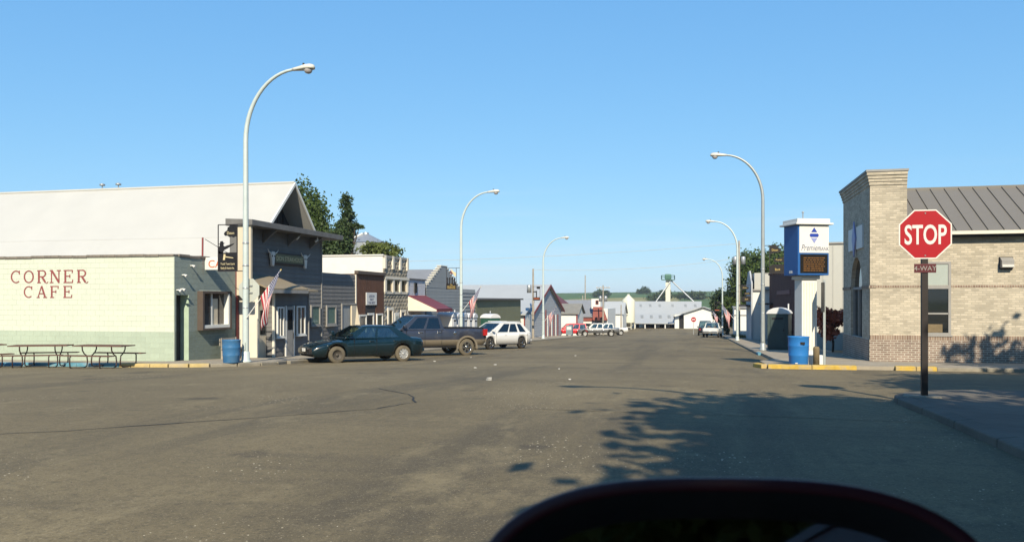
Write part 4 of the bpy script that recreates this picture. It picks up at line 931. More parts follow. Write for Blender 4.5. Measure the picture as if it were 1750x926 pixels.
# barrels
def barrel(label, x, y, r, h, m, loc_z):
    b = thing('barrel', (x, y, loc_z), label, 'barrel')
    p = [(0, 0), (r * .86, 0), (r * .9, .02), (r * .93, h * .3), (r * .97, h * .33), (r * .95, h * .36), (r * .98, h * .64), (r * 1.01, h * .67), (r * .98, h * .7), (r, h - .04), (r * 1.03, h - .02), (r * 1.03, h), (r * .96, h), (r * .9, .1), (0, .1)]
    MB().lathe(p, n=28).build('drum', m, b, local=True); return b
b1 = barrel('bright blue plastic barrel in front of the bank pylon sign', 3.12, 27.95, .335, .93, 'barrel_blue', G(3.1, 27.9) + .12)
MB().box(.02, .16, -.35, -.315, .68, .76).build('handle_slot', 'black', b1, local=True); MB().box(-.14, -.06, -.325, -.30, .05, .08).build('sticker', 'sign_white', b1, local=True)
b2 = barrel('dull blue steel barrel beside the lamp post at the cafe corner', -15.95, 24.95, .31, .80, 'barrel_blue_dull', G(-15.95, 24.95) + .13)
# bollard, post, planter things
bo = thing('wooden_bollard', (3.66, 27.85, G(3.7, 27.9) + .12), 'short round wooden bollard right of the blue barrel', 'bollard'); MB().lathe([(0, 0), (.1, 0), (.1, .55), (.085, .6), (0, .61)], n=14).build('post', 'wood_post', bo, local=True)
po_ = thing('sign_post', (3.9, 27.8, G(3.9, 27.8) + .1), 'thin grey steel post with an edge-on traffic sign beside the bank sign', 'sign')
MB().box(-.035, .035, -.03, .03, -.1, 2.8).build('post', 'pole_grey', po_, local=True); MB().box(-.055, -.036, -.34, .34, 1.75, 2.72).build('plate', 'frame_dark', po_, local=True, bevel=.01)
# grey metal building and the rest of the right side
gm = thing('metal_building', base_of(9, 53), 'pale grey ribbed metal building behind the bank', 'building')
MB().box(6.4, 24, 50.05, 56.6, -3.4, 3.3).build('wall_core', 'metal_panel', gm)
pp = MB().box(0, .50, -.03, 0, 0, 6.3).box(.50, .55, -.06, 0, 0, 6.3).build('panel', 'metal_panel', gm, local=True)
for i in range(30): o = pp if i == 0 else link('panel', pp.data, gm); o.location = Vector((6.4 + i * .56, 50.05, -3.1)) - Vector(gm.location)
MB().box(6.35, 24, 49.95, 56.7, 3.3, 3.4).build('roof_edge', 'trim_grey', gm)
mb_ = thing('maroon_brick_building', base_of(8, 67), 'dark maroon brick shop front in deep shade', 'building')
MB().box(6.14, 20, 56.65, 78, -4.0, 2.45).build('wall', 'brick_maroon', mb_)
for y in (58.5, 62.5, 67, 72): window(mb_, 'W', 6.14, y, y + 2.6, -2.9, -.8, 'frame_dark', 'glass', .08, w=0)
MB().fb('W', 6.14, 56.65, 78, 2.3, 2.5, 0, .1).build('cornice', 'brick_maroon', mb_); MB().fb('W', 6.14, 60, 70, .45, .75, 0, .05).build('fascia_board', 'maroon_far', mb_)
MB().fb('W', 6.14, 74, 78, -.4, -.25, 0, 1.0).build('canopy', 'frame_dark', mb_)
wb_ = thing('white_shop_building', base_of(6, 82), 'white shop with a curved false front beside the maroon brick', 'building')
MB().box(4.75, 16, 79.5, 88, -4.2, 1.0).build('wall', 'white', wb_)
MB().prism([(4.6, 79.4, -4.1), (4.6, 88, -4.1), (4.6, 88, 1.6), (4.6, 86.5, 2.2), (4.6, 85, 2.9), (4.6, 82.5, 2.9), (4.6, 81, 2.2), (4.6, 79.4, 1.6)], (.14, 0, 0)).build('false_front', 'siding_light', wb_)
MB().box(4.76, 16, 79.3, 79.49, .9, 1.05).build('eave', 'trim_grey', wb_); MB().box(4.9, 16, 79.55, 85, 1.0, 2.6).build('upper_wall', 'metal_panel', wb_)
MB().box(3.6, 4.59, 81, 87, -.6, -.45).build('canopy', 'frame_dark', wb_)
sb = thing('utility_shed', base_of(4.4, 96), 'small white tank shed behind the utility pole', 'building')
MB().box(3.6, 5.6, 94, 98, -4.6, -.9).build('wall', 'white', sb); MB().box(3.5, 5.7, 93.9, 98.1, -1.7, -1.62).build('band', 'trim_grey', sb)
MB().hexa([(3.5, 93.8, -.9), (5.7, 93.8, -.9), (5.7, 98.2, -.9), (3.5, 98.2, -.9), (3.5, 93.8, -.82), (5.7, 93.8, -.82), (5.7, 98.2, -.7), (3.5, 98.2, -.7)]).build('roof', 'trim_grey', sb)
sp2 = thing('concrete_step', (4.55, 46, G(4.6, 46) + .12), 'pale concrete step beside the portable toilet', 'step'); MB().box(-.35, .5, -.3, .3, 0, .35).build('step', 'concrete', sp2, local=True, bevel=.02)
MB().box(-.2, .5, .0, .3, .35, .5).build('step', 'concrete', sp2, local=True, bevel=.02)

# ------------------------------------------------------------------ street lamps, banners, flags
def street_lamp(x, y, side, label, m='pole_pale', dz=.13, H=10.35):
    o = thing('street_lamp', (x, y, G(x, y) + dz), label, 'street lamp', 'curved arm street lamps along the street')
    rp = .105
    MB().lathe([(0, 0), (.2, 0), (.2, .05), (.14, .09), (.14, .35), (.115, .38)], n=16).build('base', m, o, local=True)
    MB().box(-.06, .06, -.135, -.11, .45, .7).build('access_cover', m, o, local=True)
    pts = [(0, 0, .05), (0, 0, H * .4), (0, 0, H - 2.5)]; rad = [.115, .10, .085]
    for i in range(1, 15):
        t = math.pi / 2 * i / 14 * .96; pts.append((side * 1.95 * (1 - math.cos(t)), 0, H - 2.5 + 2.42 * math.sin(t))); rad.append(.085 - .035 * i / 14)
    MB().tube(pts, rad, 12).build('pole', m, o, local=True)
    hx = pts[-1][0]; hz = pts[-1][2]
    mb = MB(); prof_ = [(0, .06, .06), (.12, .085, .075), (.34, .13, .11), (.5, .17, .14), (.68, .17, .14), (.80, .12, .1), (.84, .05, .05)]; vs = []; n = 14
    for dx, wy, hz_ in prof_:
        for k in range(n):
            t = 2 * math.pi * k / n; zz = math.sin(t) * hz_; zz = max(zz, -.045); vs.append((hx + side * dx, math.cos(t) * wy, hz + zz + dx * .03))
    fs = [(i * n + k, i * n + (k + 1) % n, (i + 1) * n + (k + 1) % n, (i + 1) * n + k) for i in range(len(prof_) - 1) for k in range(n)] + [list(range(n)), list(range((len(prof_) - 1) * n, len(prof_) * n))]
    mb.add(vs, fs, 0, True); hd = mb.build('lamp_head', 'lamp_head', o, local=True)
    MB().lathe([(.15, -.03), (.145, -.08), (.11, -.15), (.05, -.175), (0, -.178)], (hx + side * .6, 0, hz), n=14).build('lens', 'lamp_lens', hd, local=True)
    MB().lathe([(.035, .1), (.035, .2), (0, .21)], (hx + side * .42, 0, hz), n=8).build('photocell', 'frame_dark', hd, local=True)
    for z in (1.9, 2.6, 3.4, 4.2): MB().lathe([(.105, z), (.112, z + .01), (.112, z + .05), (.1, z + .06)], n=12).build('clamp_band', 'galv', o, local=True)
    return o
LY = (25.56, 51.8, 80.6); LX = -15.77
street_lamp(LX, LY[0], 1, 'pale street lamp beside the dull blue barrel at the cafe corner')
street_lamp(LX, LY[1], 1, 'pale street lamp standing behind the navy pickup truck')
street_lamp(LX, LY[2], 1, 'pale street lamp in front of the white building with red trim')
street_lamp(3.12, 43.8, -1, 'grey street lamp behind the bank pylon sign', 'pole_grey')
street_lamp(3.0, 71.5, -1, 'pale street lamp with a flag beside the white shop')
street_lamp(2.75, 112, -1, 'distant pale street lamp in front of the big tree')
street_lamp(3.75, 1.6, -1, 'grey street lamp near the stop sign whose shadow arcs across the road', 'pole_grey')

def flag(x, y, z, side, label, L=1.9, w=.95, h=1.5, fwd=0.0):
    """pole rises away from the lamp towards side; cloth hangs from it"""
    o = thing('flag', (x, y, z), label, 'flag', 'american flags on the lamp posts')
    d = Vector((side * .62, -fwd, .78)).normalized(); a = Vector((side * .1, 0, 0))
    MB().tube([a, a + d * L], .018, 8).build('staff', 'white', o, local=True); MB().lathe([(0, -.03), (.035, 0), (0, .035)], tuple(a + d * L), n=8).build('finial', 'gold', o, local=True)
    nu, nv = 24, 14; vs = []; uvs = []
    for j in range(nv + 1):
        for i in range(nu + 1):
            u = i / nu; v = j / nv
            p = a + d * (L - .03 - (1 - v) * w)           # hoist along the staff, v=1 at the tip
            sag = Vector((-side * .10 * u - side * .22 * u * (v), -.05 + .16 * math.sin(u * 5.5 + v * 2.2) * u ** .7, -h * u * (1 - .10 * (1 - v)) + .02))
            q = p * 1.0; shrink = Vector((-d.x * (v - .5) * w * .55 * u, 0, -d.z * (v - .5) * w * .45 * u))
            vs.append(q + sag + shrink + Vector((0, .09 * math.sin(v * 8 + u * 3) * u, 0))); uvs.append((u, v))
    fs = [(j * (nu + 1) + i, j * (nu + 1) + i + 1, (j + 1) * (nu + 1) + i + 1, (j + 1) * (nu + 1) + i) for j in range(nv) for i in range(nu)]
    mb = MB(); mb.add(vs, fs, 0, True); c = mb.build('cloth', 'flag', o, local=True)
    uvl = c.data.uv_layers.new(name='uv')
    for lp in c.data.loops: uvl.data[lp.index].uv = uvs[lp.vertex_index]
    s_ = c.modifiers.new('thick', 'SOLIDIFY'); s_.thickness = .006
    return o
flag(LX, LY[0] - .1, -.62, 1, 'american flag on the lamp post in front of the steakhouse', L=2.15, w=1.2, h=1.55)
flag(LX, LY[1] - .1, -.75, 1, 'american flag on the lamp post behind the navy pickup', L=2.1, w=1.25, h=1.6)
flag(LX, LY[2] - .1, -2.2, 1, 'american flag by the red and white striped gable', L=2.0, w=1.2, h=1.6)
flag(3.0, 71.4, -1.85, -1, 'american flag on the lamp post beside the white shop', L=2.0, w=1.2, h=1.6)
flag(2.75, 111.8, -2.9, -1, 'distant american flag in front of the big tree', L=2.0, w=1.2, h=1.6)

def banner(x, y, z0, z1, side, label, kind, w=.76, gap=.34, ):
    o = thing('banner_sign', (x + side * (gap + w / 2), y, z0), label, 'sign', 'metal silhouette signs on the lamp posts')
    X0 = x + side * gap; X1 = x + side * (gap + w); xa, xb = min(X0, X1), max(X0, X1); H = z1 - z0
    mb = MB()
    for z in (z0, z1): mb.box(min(x, X1) , max(x, X1), y - .015, y + .015, z - .015, z + .015)
    mb.box(xa - .015, xa + .015, y - .012, y + .012, z0, z1).box(xb - .015, xb + .015, y - .012, y + .012, z0, z1); mb.build('frame', 'frame_dark', o)
    def P(name, m, pts, t=.012, k=0): MB().prism([(xa + a * w, y - .006 - k * .008, z0 + b * H) for a, b in pts], (0, t, 0)).build(name, m, o)
    if kind == 0:
        P('lower_panel', 'black', [(0, 0), (1, 0), (1, .40), (.2, .40), (0, .45)])
        P('cloud', 'black', [(1, 1), (.62, 1), (.6, .96), (.5, .94), (.48, .88), (.34, .84), (.3, .80), (.36, .76), (.5, .76), (.6, .73), (.72, .74), (.8, .72), (.9, .74), (1, .74)])
        P('figure', 'black', [(0, .38), (.0, .5), (.08, .55), (.08, .58), (0, .585), (.1, .6), (.1, .64), (.24, .65), (.28, .61), (.36, .605), (.28, .585), (.28, .55), (.34, .53), (.46, .55), (.86, .60), (.8, .57), (.5, .49), (.3, .45), (.24, .38)])
        P('gavel_head', 'gold_pale', [(.26, .24), (.36, .24), (.40, .36), (.30, .37)], k=1); P('gavel_handle', 'gold_pale', [(.38, .30), (.8, .275), (.8, .29), (.38, .32)], k=1)
        for s_, u, v, sz, sx in (('Doon', .66, .79, .15, .85), ('Truck Town Lions', .5, .135, .115, .66), ('Realty & Auction Inc.', .5, .045, .115, .56)): text(s_, sz, o, 'lettering', 'gold_pale', 'S', y - .006, xa + u * w, z0 + v * H, .002, sx=sx, ext=.002)
    elif kind == 1:
        P('lower_panel', 'black', [(0, 0), (1, 0), (1, .27), (0, .27)])
        P('wings', 'gold_pale', [(.4, .98), (.52, .94), (.7, .84), (.95, .78), (.98, .62), (.86, .60), (.62, .74)]); P('eagle_body', 'maroon_far', [(.38, .9), (.55, .82), (.72, .70), (.5, .72), (.38, .76)], k=1)
        for a in (.12, .34, .6, .84): P('figure', 'black', [(a - .06, .27), (a + .06, .27), (a + .05, .42), (a + .08, .5), (a, .58), (a - .08, .5), (a - .05, .42)], k=2)
        for s_, v, sz in (('The', .185, .13), ('RESTAURANT', .105, .12), ('STEAKHOUSE', .03, .12)): text(s_, sz, o, 'lettering', 'gold', 'S', y - .006, xa + .5 * w, z0 + v * H, .002, sx=.78, ext=.002)
    elif kind == 2:
        P('lower_panel', 'black', [(0, 0), (1, 0), (1, .22), (0, .22)]); P('cloud', 'black', [(.5, 1), (1, 1), (1, .82), (.5, .84)]); P('figure', 'black', [(.4, .22), (.55, .22), (.56, .7), (.2, .66), (0, .66), (0, .58), (.4, .58)])
        P('lettering_bar', 'orange', [(.08, .1), (.92, .1), (.92, .15), (.08, .15)], k=1)
    else:
        P('cloud', 'black', [(0, 1), (.45, 1), (.55, .94), (.66, .9), (.8, .86), (.8, .8), (.62, .74), (.3, .74), (.2, .7), (0, .68)] if side > 0 else [(0, 1), (.45, 1), (.55, .94), (.8, .86), (.8, .8), (.62, .74), (.3, .74), (0, .68)])
        P('middle_panel', 'black', [(.28, .52), (1, .58), (1, .40), (.3, .40)]); P('lower_panel', 'black', [(0, 0), (1, 0), (1, .32), (.2, .32), (0, .25)])
        for s_, u, v, sz in (('Doon', .36, .80, .17), ('Premier', .64, .46, .12), ('Bank', .55, .1, .17)): text(s_, sz, o, 'lettering', 'gold', 'S', y - .006, xa + u * w, z0 + v * H, .002, sx=.8, ext=.002)
banner(LX, LY[0] - .0, 1.04, 2.70, -1, 'black silhouette sign of a man with a gavel on the cafe corner lamp post', 0)
banner(LX, LY[1], .74, 2.18, -1, 'silhouette sign with an eagle and soldiers on the lamp post behind the pickup', 1, w=.7)
banner(LX, LY[2], .0, 1.4, -1, 'small black silhouette sign on the lamp post by the white building', 2, w=.7)
banner(3.12, 43.8, 1.4, 2.85, 1, 'black silhouette bank sign on the lamp post behind the pylon', 3, w=.72)
banner(3.0, 71.5, -.1, 1.3, 1, 'black lettered sign on the lamp post by the white shop', 3, w=.75)
banner(2.75, 112, -1.5, -.2, -1, 'small dark sign on the distant lamp post', 2, w=.7)

# ------------------------------------------------------------------ stop signs
def octa(r, n=8): return [(r * math.cos(R(22.5 + 45 * k)), r * math.sin(R(22.5 + 45 * k))) for k in range(n)]
SX, SY = 3.40, 13.72; sz_ = G(SX, SY) + .12
ss = thing('stop_sign', (SX, SY, sz_), 'red STOP sign with a 4-WAY plate on a dark steel post', 'stop sign', rz=R(2))
cz = 1.03 - sz_; rr = .415
MB().box(-.045, .045, -.035, .035, -.1, cz + rr * .85).build('post', 'post_dark', ss, local=True)
MB().prism([(a, -.04, cz + b) for a, b in octa(rr * 1.0)], (0, -.006, 0)).build('white_border', 'sign_white', ss, local=True)
MB().prism([(a, -.046, cz + b) for a, b in octa(rr * .95)], (0, -.003, 0)).build('red_face', 'sign_red', ss, local=True)
text('STOP', .40, ss, 'lettering', 'sign_silver', lambda a, b, c: Vector((a * .64, -.0505 - c, cz - .15 + b * 1.06)) + Vector(ss.location), 0, 0, 0, 0, ext=.001, bold=.007)
MB().box(-.16, .16, -.045, -.038, cz - .60, cz - .46).build('lower_plate', 'sign_plate_red', ss, local=True, bevel=.01)
text('4-WAY', .105, ss, 'lettering', 'trim_grey', lambda a, b, c: Vector((a * .98, -.047 - c, cz - .567 + b)) + Vector(ss.location), 0, 0, 0, 0, ext=.001)
for z in (cz + .33, cz - .33): MB().lathe([(.012, -.006), (.012, 0), (0, 0)], (0, -.051, z), 'y', 8).build('bolt', 'galv', ss, local=True)
MB().box(-.28, .22, -.16, .16, -.06, .02).build('footing', 'kerb_plain', ss, local=True, bevel=.03)
bs = thing('road_sign', (LX + .05, LY[0] + .14, .05), 'pale blank back of an octagonal sign on the cafe corner lamp post', 'stop sign')
MB().prism([(LX + .05 + a, LY[0] + .13, .36 + b) for a, b in octa(.44)], (0, .008, 0)).build('plate', 'sign_back', bs); MB().box(LX - .12, LX + .2, LY[0] + .09, LY[0] + .129, .25, .29).box(LX - .12, LX + .2, LY[0] + .09, LY[0] + .129, .5, .54).build('bracket', 'galv', bs)
fs_ = thing('stop_sign', (-1.2, 128, G(-1.2, 128)), 'tiny distant red stop sign in front of the white scale house', 'stop sign')
MB().box(-.04, .04, -.03, .03, -.1, 2.7).build('post', 'galv', fs_, local=True); MB().prism([(a, -.04, 2.35 + b) for a, b in octa(.44)], (0, -.01, 0)).build('white_border', 'sign_white', fs_, local=True); MB().prism([(a, -.05, 2.35 + b) for a, b in octa(.40)], (0, -.006, 0)).build('red_face', 'sign_red', fs_, local=True)
MB().box(-.24, .24, -.06, -.056, 2.28, 2.42).build('white_bar', 'sign_white', fs_, local=True)

# ------------------------------------------------------------------ vehicles
def smooth(v): return v * v * (3 - 2 * v)
def interp(k, x):
    if x <= k[0][0]: return k[0][1]
    for (a, za), (b, zb) in zip(k, k[1:]):
        if x <= b: return za + (zb - za) * (x - a) / (b - a)
    return k[-1][1]
def vehicle(name, label, x, y, hx, hy, paint, L=5.0, Wd=1.85, wb=2.85, fo=1.0, Rw=.33, sill=.24, top=None, gh=None, panes=((.05, .46), (.50, .95)), lower=None, split=.6,
            rimm='hubcap', tyre='rubber', bed=None, cat='car', group=None, front_dark=False, tint='car_glass', detail=True, mirrors=True, spokes=7, rear_cap=None, hood_dark=None):
    """local frame: +x nose, +y left side, z up. top = [(x, z)] shoulder profile; gh = (rear base x, front base x, rear roof x, front roof x, belt z, roof z)"""
    o = thing(name, (x, y, G(x, y)), label, cat, group, math.atan2(hy, hx))
    e = 3.0; slope = (G(x + hx * e, y + hy * e) - G(x - hx * e, y - hy * e)) / (2 * e * math.hypot(hx, hy)); o.rotation_euler[1] = -math.atan(slope)
    xf = L / 2; xw1 = xf - fo; xw0 = xw1 - wb; Ra = Rw + .075
    xs = sorted(set([round(-L / 2 + L * i / 84, 4) for i in range(85)] + [round(xw + Ra * math.cos(math.pi * k / 16), 4) for xw in (xw0, xw1) for k in range(17)]))
    rows = []
    for q in xs:
        t = abs(q) / (L / 2); w = Wd / 2 * (1 - .16 * max(0, (t - .72) / .28) ** 2.2); zt = interp(top, q); zb_ = sill + (.10 if t > .97 else 0)
        for xw in (xw0, xw1):
            dd = Ra * Ra - (q - xw) ** 2
            if dd > 0: zb_ = max(zb_, Rw + math.sqrt(dd))
        zb_ = min(zb_, zt - .10); zm = zb_ + (zt - zb_) * .55
        rows.append([(0, zb_), (w * .86, zb_), (w * .965, zb_ + .015), (w, max(zb_ + .05, min(zm, split if lower else zm))), (w * .995, zm + (zt - zm) * .5), (w * .955, zt - .035), (w * .88, zt - .005), (w * .5, zt + .012), (0, zt + .018)])
    mb = MB(); npt = 9; vs = []; 
    for q, r_ in zip(xs, rows):
        for (yy, zz) in r_: vs.append((q, yy, zz))
        for (yy, zz) in r_[1:-1][::-1]: vs.append((q, -yy, zz))
    n = 2 * npt - 2; fs = []; mis = []
    for i in range(len(xs) - 1):
        for k in range(n):
            f_ = (i * n + k, i * n + (k + 1) % n, (i + 1) * n + (k + 1) % n, (i + 1) * n + k); zc = sum(vs[j][2] for j in f_) / 4
            mi = 2 if k in (0, n - 1) else (1 if lower and zc < split else 0)
            mb.add([], []); mb.f.append(list(f_)); mb.mi.append(mi); mb.sm.append(k not in (0, n - 1))
    mb.v = [tuple(v) for v in vs]; mb.f += [list(range(n))[::-1], list(range((len(xs) - 1) * n, len(xs) * n))]; mb.mi += [0, 0]; mb.sm += [False, False]
    body = mb.build('body', [paint, lower or paint, 'underbody'], o, local=True)
    # cabin
    xr, xfn, rr_, rf_, zb2, zr2 = gh; wb2 = Wd / 2 * .935; wr2 = Wd / 2 * .74; zb2 -= .03
    B = [(xr, -wb2, zb2), (xfn, -wb2 * .97, zb2), (xfn, wb2 * .97, zb2), (xr, wb2, zb2), (rr_, -wr2, zr2), (rf_, -wr2, zr2), (rf_, wr2, zr2), (rr_, wr2, zr2)]
    xm = (rr_ + rf_) / 2; V = [Vector(p) for p in B]; ctr = Vector((xm, 0, zb2 + .2)); fr = MB()
    def quadf(a, b, c, d, s0, s1, t0, t1):
        f2 = lambda s_, t_: (a.lerp(b, s_)).lerp(c.lerp(d, s_), t_)
        q = [f2(s0, t0), f2(s1, t0), f2(s1, t1), f2(s0, t1)]; nn = (q[1] - q[0]).cross(q[3] - q[0]).normalized()
        if nn.dot((a + b + c + d) / 4 - ctr) < 0: nn = -nn
        return q, nn
    def pane(nm, a, b, c, d, s0, s1, t0, t1, m, par):
        q, nn = quadf(a, b, c, d, s0, s1, t0, t1); mb = MB(); mb.hexa([tuple(k - nn * .016) for k in q] + [tuple(k - nn * .010) for k in q]); return mb.build(nm, m, par, local=True)
    def solid(a, b, c, d, s0, s1, t0, t1):
        q, nn = quadf(a, b, c, d, s0, s1, t0, t1); fr.hexa([tuple(k - nn * .05) for k in q] + [tuple(k) for k in q])
    sides = [(V[0], V[1], V[4], V[5]), (V[3], V[2], V[7], V[6])]
    for q in sides:
        solid(*q, 0, 1, 0, .10); solid(*q, 0, 1, .88, 1); e0 = 0
        for (s0, s1) in panes: solid(*q, e0, s0, .10, .88); e0 = s1
        solid(*q, e0, 1, .10, .88)
    FRT = (V[1], V[2], V[5], V[6]); RER = (V[0], V[3], V[4], V[7])
    for q in (FRT, RER): solid(*q, 0, 1, 0, .08); solid(*q, 0, 1, .93, 1); solid(*q, 0, .05, .08, .93); solid(*q, .95, 1, .08, .93)
    top_ = [(rr_ - .02, -wr2, zr2 - .02), (rf_ + .02, -wr2, zr2 - .02), (rf_ + .02, wr2, zr2 - .02), (rr_ - .02, wr2, zr2 - .02)]
    nrx = 8; vs_ = []
    for k in range(nrx + 1):
        u = k / nrx; xx = rr_ - .03 + (rf_ - rr_ + .06) * u; cr = .045 * (1 - (2 * u - 1) ** 4)
        for yy, hz_ in ((-1.02, -.03), (-.94, .0 + cr * .4), (-.5, cr), (0, cr * 1.15), (.5, cr), (.94, cr * .4), (1.02, -.03)): vs_.append((xx, yy * wr2, zr2 + hz_))
    fr.add(vs_, [(k * 7 + i_, k * 7 + i_ + 1, (k + 1) * 7 + i_ + 1, (k + 1) * 7 + i_) for k in range(nrx) for i_ in range(6)], 0, True)
    fr.add([(rr_ - .03, -wr2, zr2 - .035), (rf_ + .03, -wr2, zr2 - .035), (rf_ + .03, wr2, zr2 - .035), (rr_ - .03, wr2, zr2 - .035)], [(0, 1, 2, 3)])
    cab = fr.build('cabin', paint, o, local=True)
    for q in sides:
        for (s0, s1) in panes: pane('side_window', *q, s0, s1, .10, .88, tint, o)
    pane('windscreen', *FRT, .05, .95, .08, .93, 'car_glass', o); pane('rear_window', *RER, .05, .95, .08, .93, tint, o)
    for sx_ in (xm + .45, xm - .5):
        for sy_ in (-.38, .38): MB().hexa([(sx_ - .22, sy_ - .24, zb2 - .1), (sx_ - .06, sy_ - .24, zb2 - .1), (sx_ - .06, sy_ + .24, zb2 - .1), (sx_ - .22, sy_ + .24, zb2 - .1), (sx_ - .30, sy_ - .17, zb2 + .32), (sx_ - .2, sy_ - .17, zb2 + .32), (sx_ - .2, sy_ + .17, zb2 + .32), (sx_ - .30, sy_ + .17, zb2 + .32)]).build('seat', 'seat_grey', o, local=True, bevel=.03)
    MB().box(xfn - .45, xfn - .12, -wb2 * .85, wb2 * .85, zb2 - .05, zb2 + .06).build('dashboard', 'underbody', o, local=True, bevel=.03)
    # wheels
    for xw in (xw0, xw1):
        for sd in (-1, 1):
            yw = sd * (Wd / 2 - .115); mb = MB(); tw = .105
            mb.lathe([(Rw * .62, -tw), (Rw * .92, -tw), (Rw, -tw * .7), (Rw, tw * .7), (Rw * .92, tw), (Rw * .62, tw)], (xw, yw, Rw), 'y', 28); wheel = mb.build('wheel', tyre, o, local=True)
            mm = rimm if not isinstance(rimm, tuple) else rimm[0 if xw == xw1 else 1]
            mb = MB(); mb.lathe([(Rw * .63, -tw * .95), (Rw * .63, tw * .95), (Rw * .58, tw * .9), (Rw * .56, tw * .45), (0, tw * .45)] if sd > 0 else [(Rw * .63, tw * .95), (Rw * .63, -tw * .95), (Rw * .58, -tw * .9), (Rw * .56, -tw * .45), (0, -tw * .45)], (xw, yw, Rw), 'y', 24)
            yo = yw + sd * tw * .45
            mb.lathe([(Rw * .17, 0), (Rw * .17, sd * .05), (Rw * .1, sd * .06), (0, sd * .06)], (xw, yo, Rw), 'y', 14)
            if mm != 'steel_rim':
                for k in range(spokes):
                    t = 2 * math.pi * k / spokes; cdir = Vector((math.cos(t), 0, math.sin(t))); pdir = Vector((-math.sin(t), 0, math.cos(t))); c0 = Vector((xw, yo, Rw)); out = Vector((0, sd * .05, 0)); wd = Rw * .105
                    q = [c0 + cdir * Rw * .12 + pdir * wd, c0 + cdir * Rw * .58 + pdir * wd, c0 + cdir * Rw * .58 - pdir * wd, c0 + cdir * Rw * .12 - pdir * wd]; mb.hexa([tuple(v) for v in q] + [tuple(v + out) for v in q])
            rim = mb.build('rim', [mm], wheel, local=True)
            if mm != 'steel_rim':
                MB().lathe([(Rw * .56, sd * .012), (0, sd * .012)], (xw, yo, Rw), 'y', 20).build('brake_shadow', 'underbody', wheel, local=True) if mm == 'chrome' else None
    if detail:
        zf = interp(top, xf - .05); zrr = interp(top, -xf + .05); wf = Wd / 2 * .84
        for sd in (-1, 1):
            MB().hexa([(xf - .34, sd * (wf + .085), zf - .16), (xf - .02, sd * (wf - .06), zf - .16), (xf - .02, sd * (wf - .34), zf - .16), (xf - .34, sd * (wf - .1), zf - .16), (xf - .38, sd * (wf + .075), zf - .03), (xf - .04, sd * (wf - .07), zf - .045), (xf - .04, sd * (wf - .34), zf - .045), (xf - .38, sd * (wf - .1), zf - .03)]).build('headlight', 'lens_clear', o, local=True, bevel=.015)
            MB().hexa([(-xf + .30, sd * (wf + .085), zrr - .30), (-xf - .012, sd * (wf - .02), zrr - .30), (-xf - .012, sd * (wf - .24), zrr - .30), (-xf + .30, sd * (wf - .1), zrr - .30), (-xf + .26, sd * (wf + .082), zrr - .14), (-xf - .012, sd * (wf - .02), zrr - .12), (-xf - .012, sd * (wf - .24), zrr - .12), (-xf + .26, sd * (wf - .1), zrr - .14)]).build('taillight', 'lens_red', o, local=True, bevel=.01)
            if mirrors:
                zmir = zb2 + .10; MB().box(xfn - .30, xfn - .16, sd * (wb2 - .01), sd * (wb2 + .20), zmir, zmir + .14).build('door_mirror', paint if paint != 'car_teal' else 'car_teal', o, local=True, bevel=.03)
            for xh in ((panes[0][0] + panes[0][1]) / 2, (panes[-1][0] + panes[-1][1]) / 2)[:2]:
                hxp = xr + (xfn - xr) * xh - .28; MB().box(hxp - .09, hxp + .09, sd * (Wd / 2 * .985), sd * (Wd / 2 * .985 + .03), zb2 - .13, zb2 - .09).build('door_handle', 'chrome' if paint == 'car_navy' else paint, o, local=True)
            for xh in (panes[0][0] - .01, (panes[0][1] + panes[1][0]) / 2, panes[-1][1] + .02):
                xp = xr + (xfn - xr) * xh; zs = sill + .1
                if any(abs(xp - q) < Ra + .02 for q in (xw0, xw1)): zs = Rw + Ra + .02
                if zs < zb2 - .1: MB().box(xp - .006, xp + .006, sd * (Wd / 2 * .97), sd * (Wd / 2 + .0035), zs, zb2 - .02).build('door_gap', 'underbody', o, local=True)
        MB().box(xf - .14, xf + .05, -wf + .02, wf - .02, sill + .12, zf - .24).build('front_bumper', 'underbody' if front_dark else (lower or paint), o, local=True, bevel=.04)
        MB().box(-xf - .07, -xf + .12, -wf, wf, sill + .16, zrr - .36).build('rear_bumper', rear_cap or paint, o, local=True, bevel=.04)
        MB().box(xf - .03, xf + .012, -wf * .55, wf * .55, zf - .2, zf - .06).build('grille', 'underbody', o, local=True)
        MB().box(xf + .04, xf + .065, -.16, .16, sill + .2, sill + .33).build('licence_plate', 'sign_white', o, local=True); MB().box(-xf - .085, -xf - .06, -.16, .16, sill + .26, sill + .4).build('licence_plate', 'sign_white', o, local=True)
    o['dims'] = [L, Wd]; del o['dims']
    return o, (xf, xw0, xw1, Ra, Wd, zb2)

# dark teal saloon, angle parked
c, I = vehicle('saloon_car', 'dark teal four door saloon parked in front of the steakhouse', -13.55, 30.55, -1.9, -2.1, 'car_teal', L=4.82, Wd=1.86, wb=2.87, fo=.98, Rw=.335, sill=.25,
    top=[(-2.41, .86), (-2.3, .97), (-1.85, 1.0), (-1.3, .99), (.9, .93), (1.4, .87), (1.95, .77), (2.25, .68), (2.41, .57)], gh=(-1.85, 1.15, -1.05, .25, 1.0, 1.45), panes=((.18, .52), (.56, .84)), rimm=('steel_rim', 'hubcap'), tyre='dust_tyre', front_dark=True, spokes=9, group='cars parked along the shop fronts')
for sd in (-1, 1): MB().box(2.02, 2.2, sd * .80, sd * .862, .56, .61).build('indicator', 'lens_orange', c, local=True)
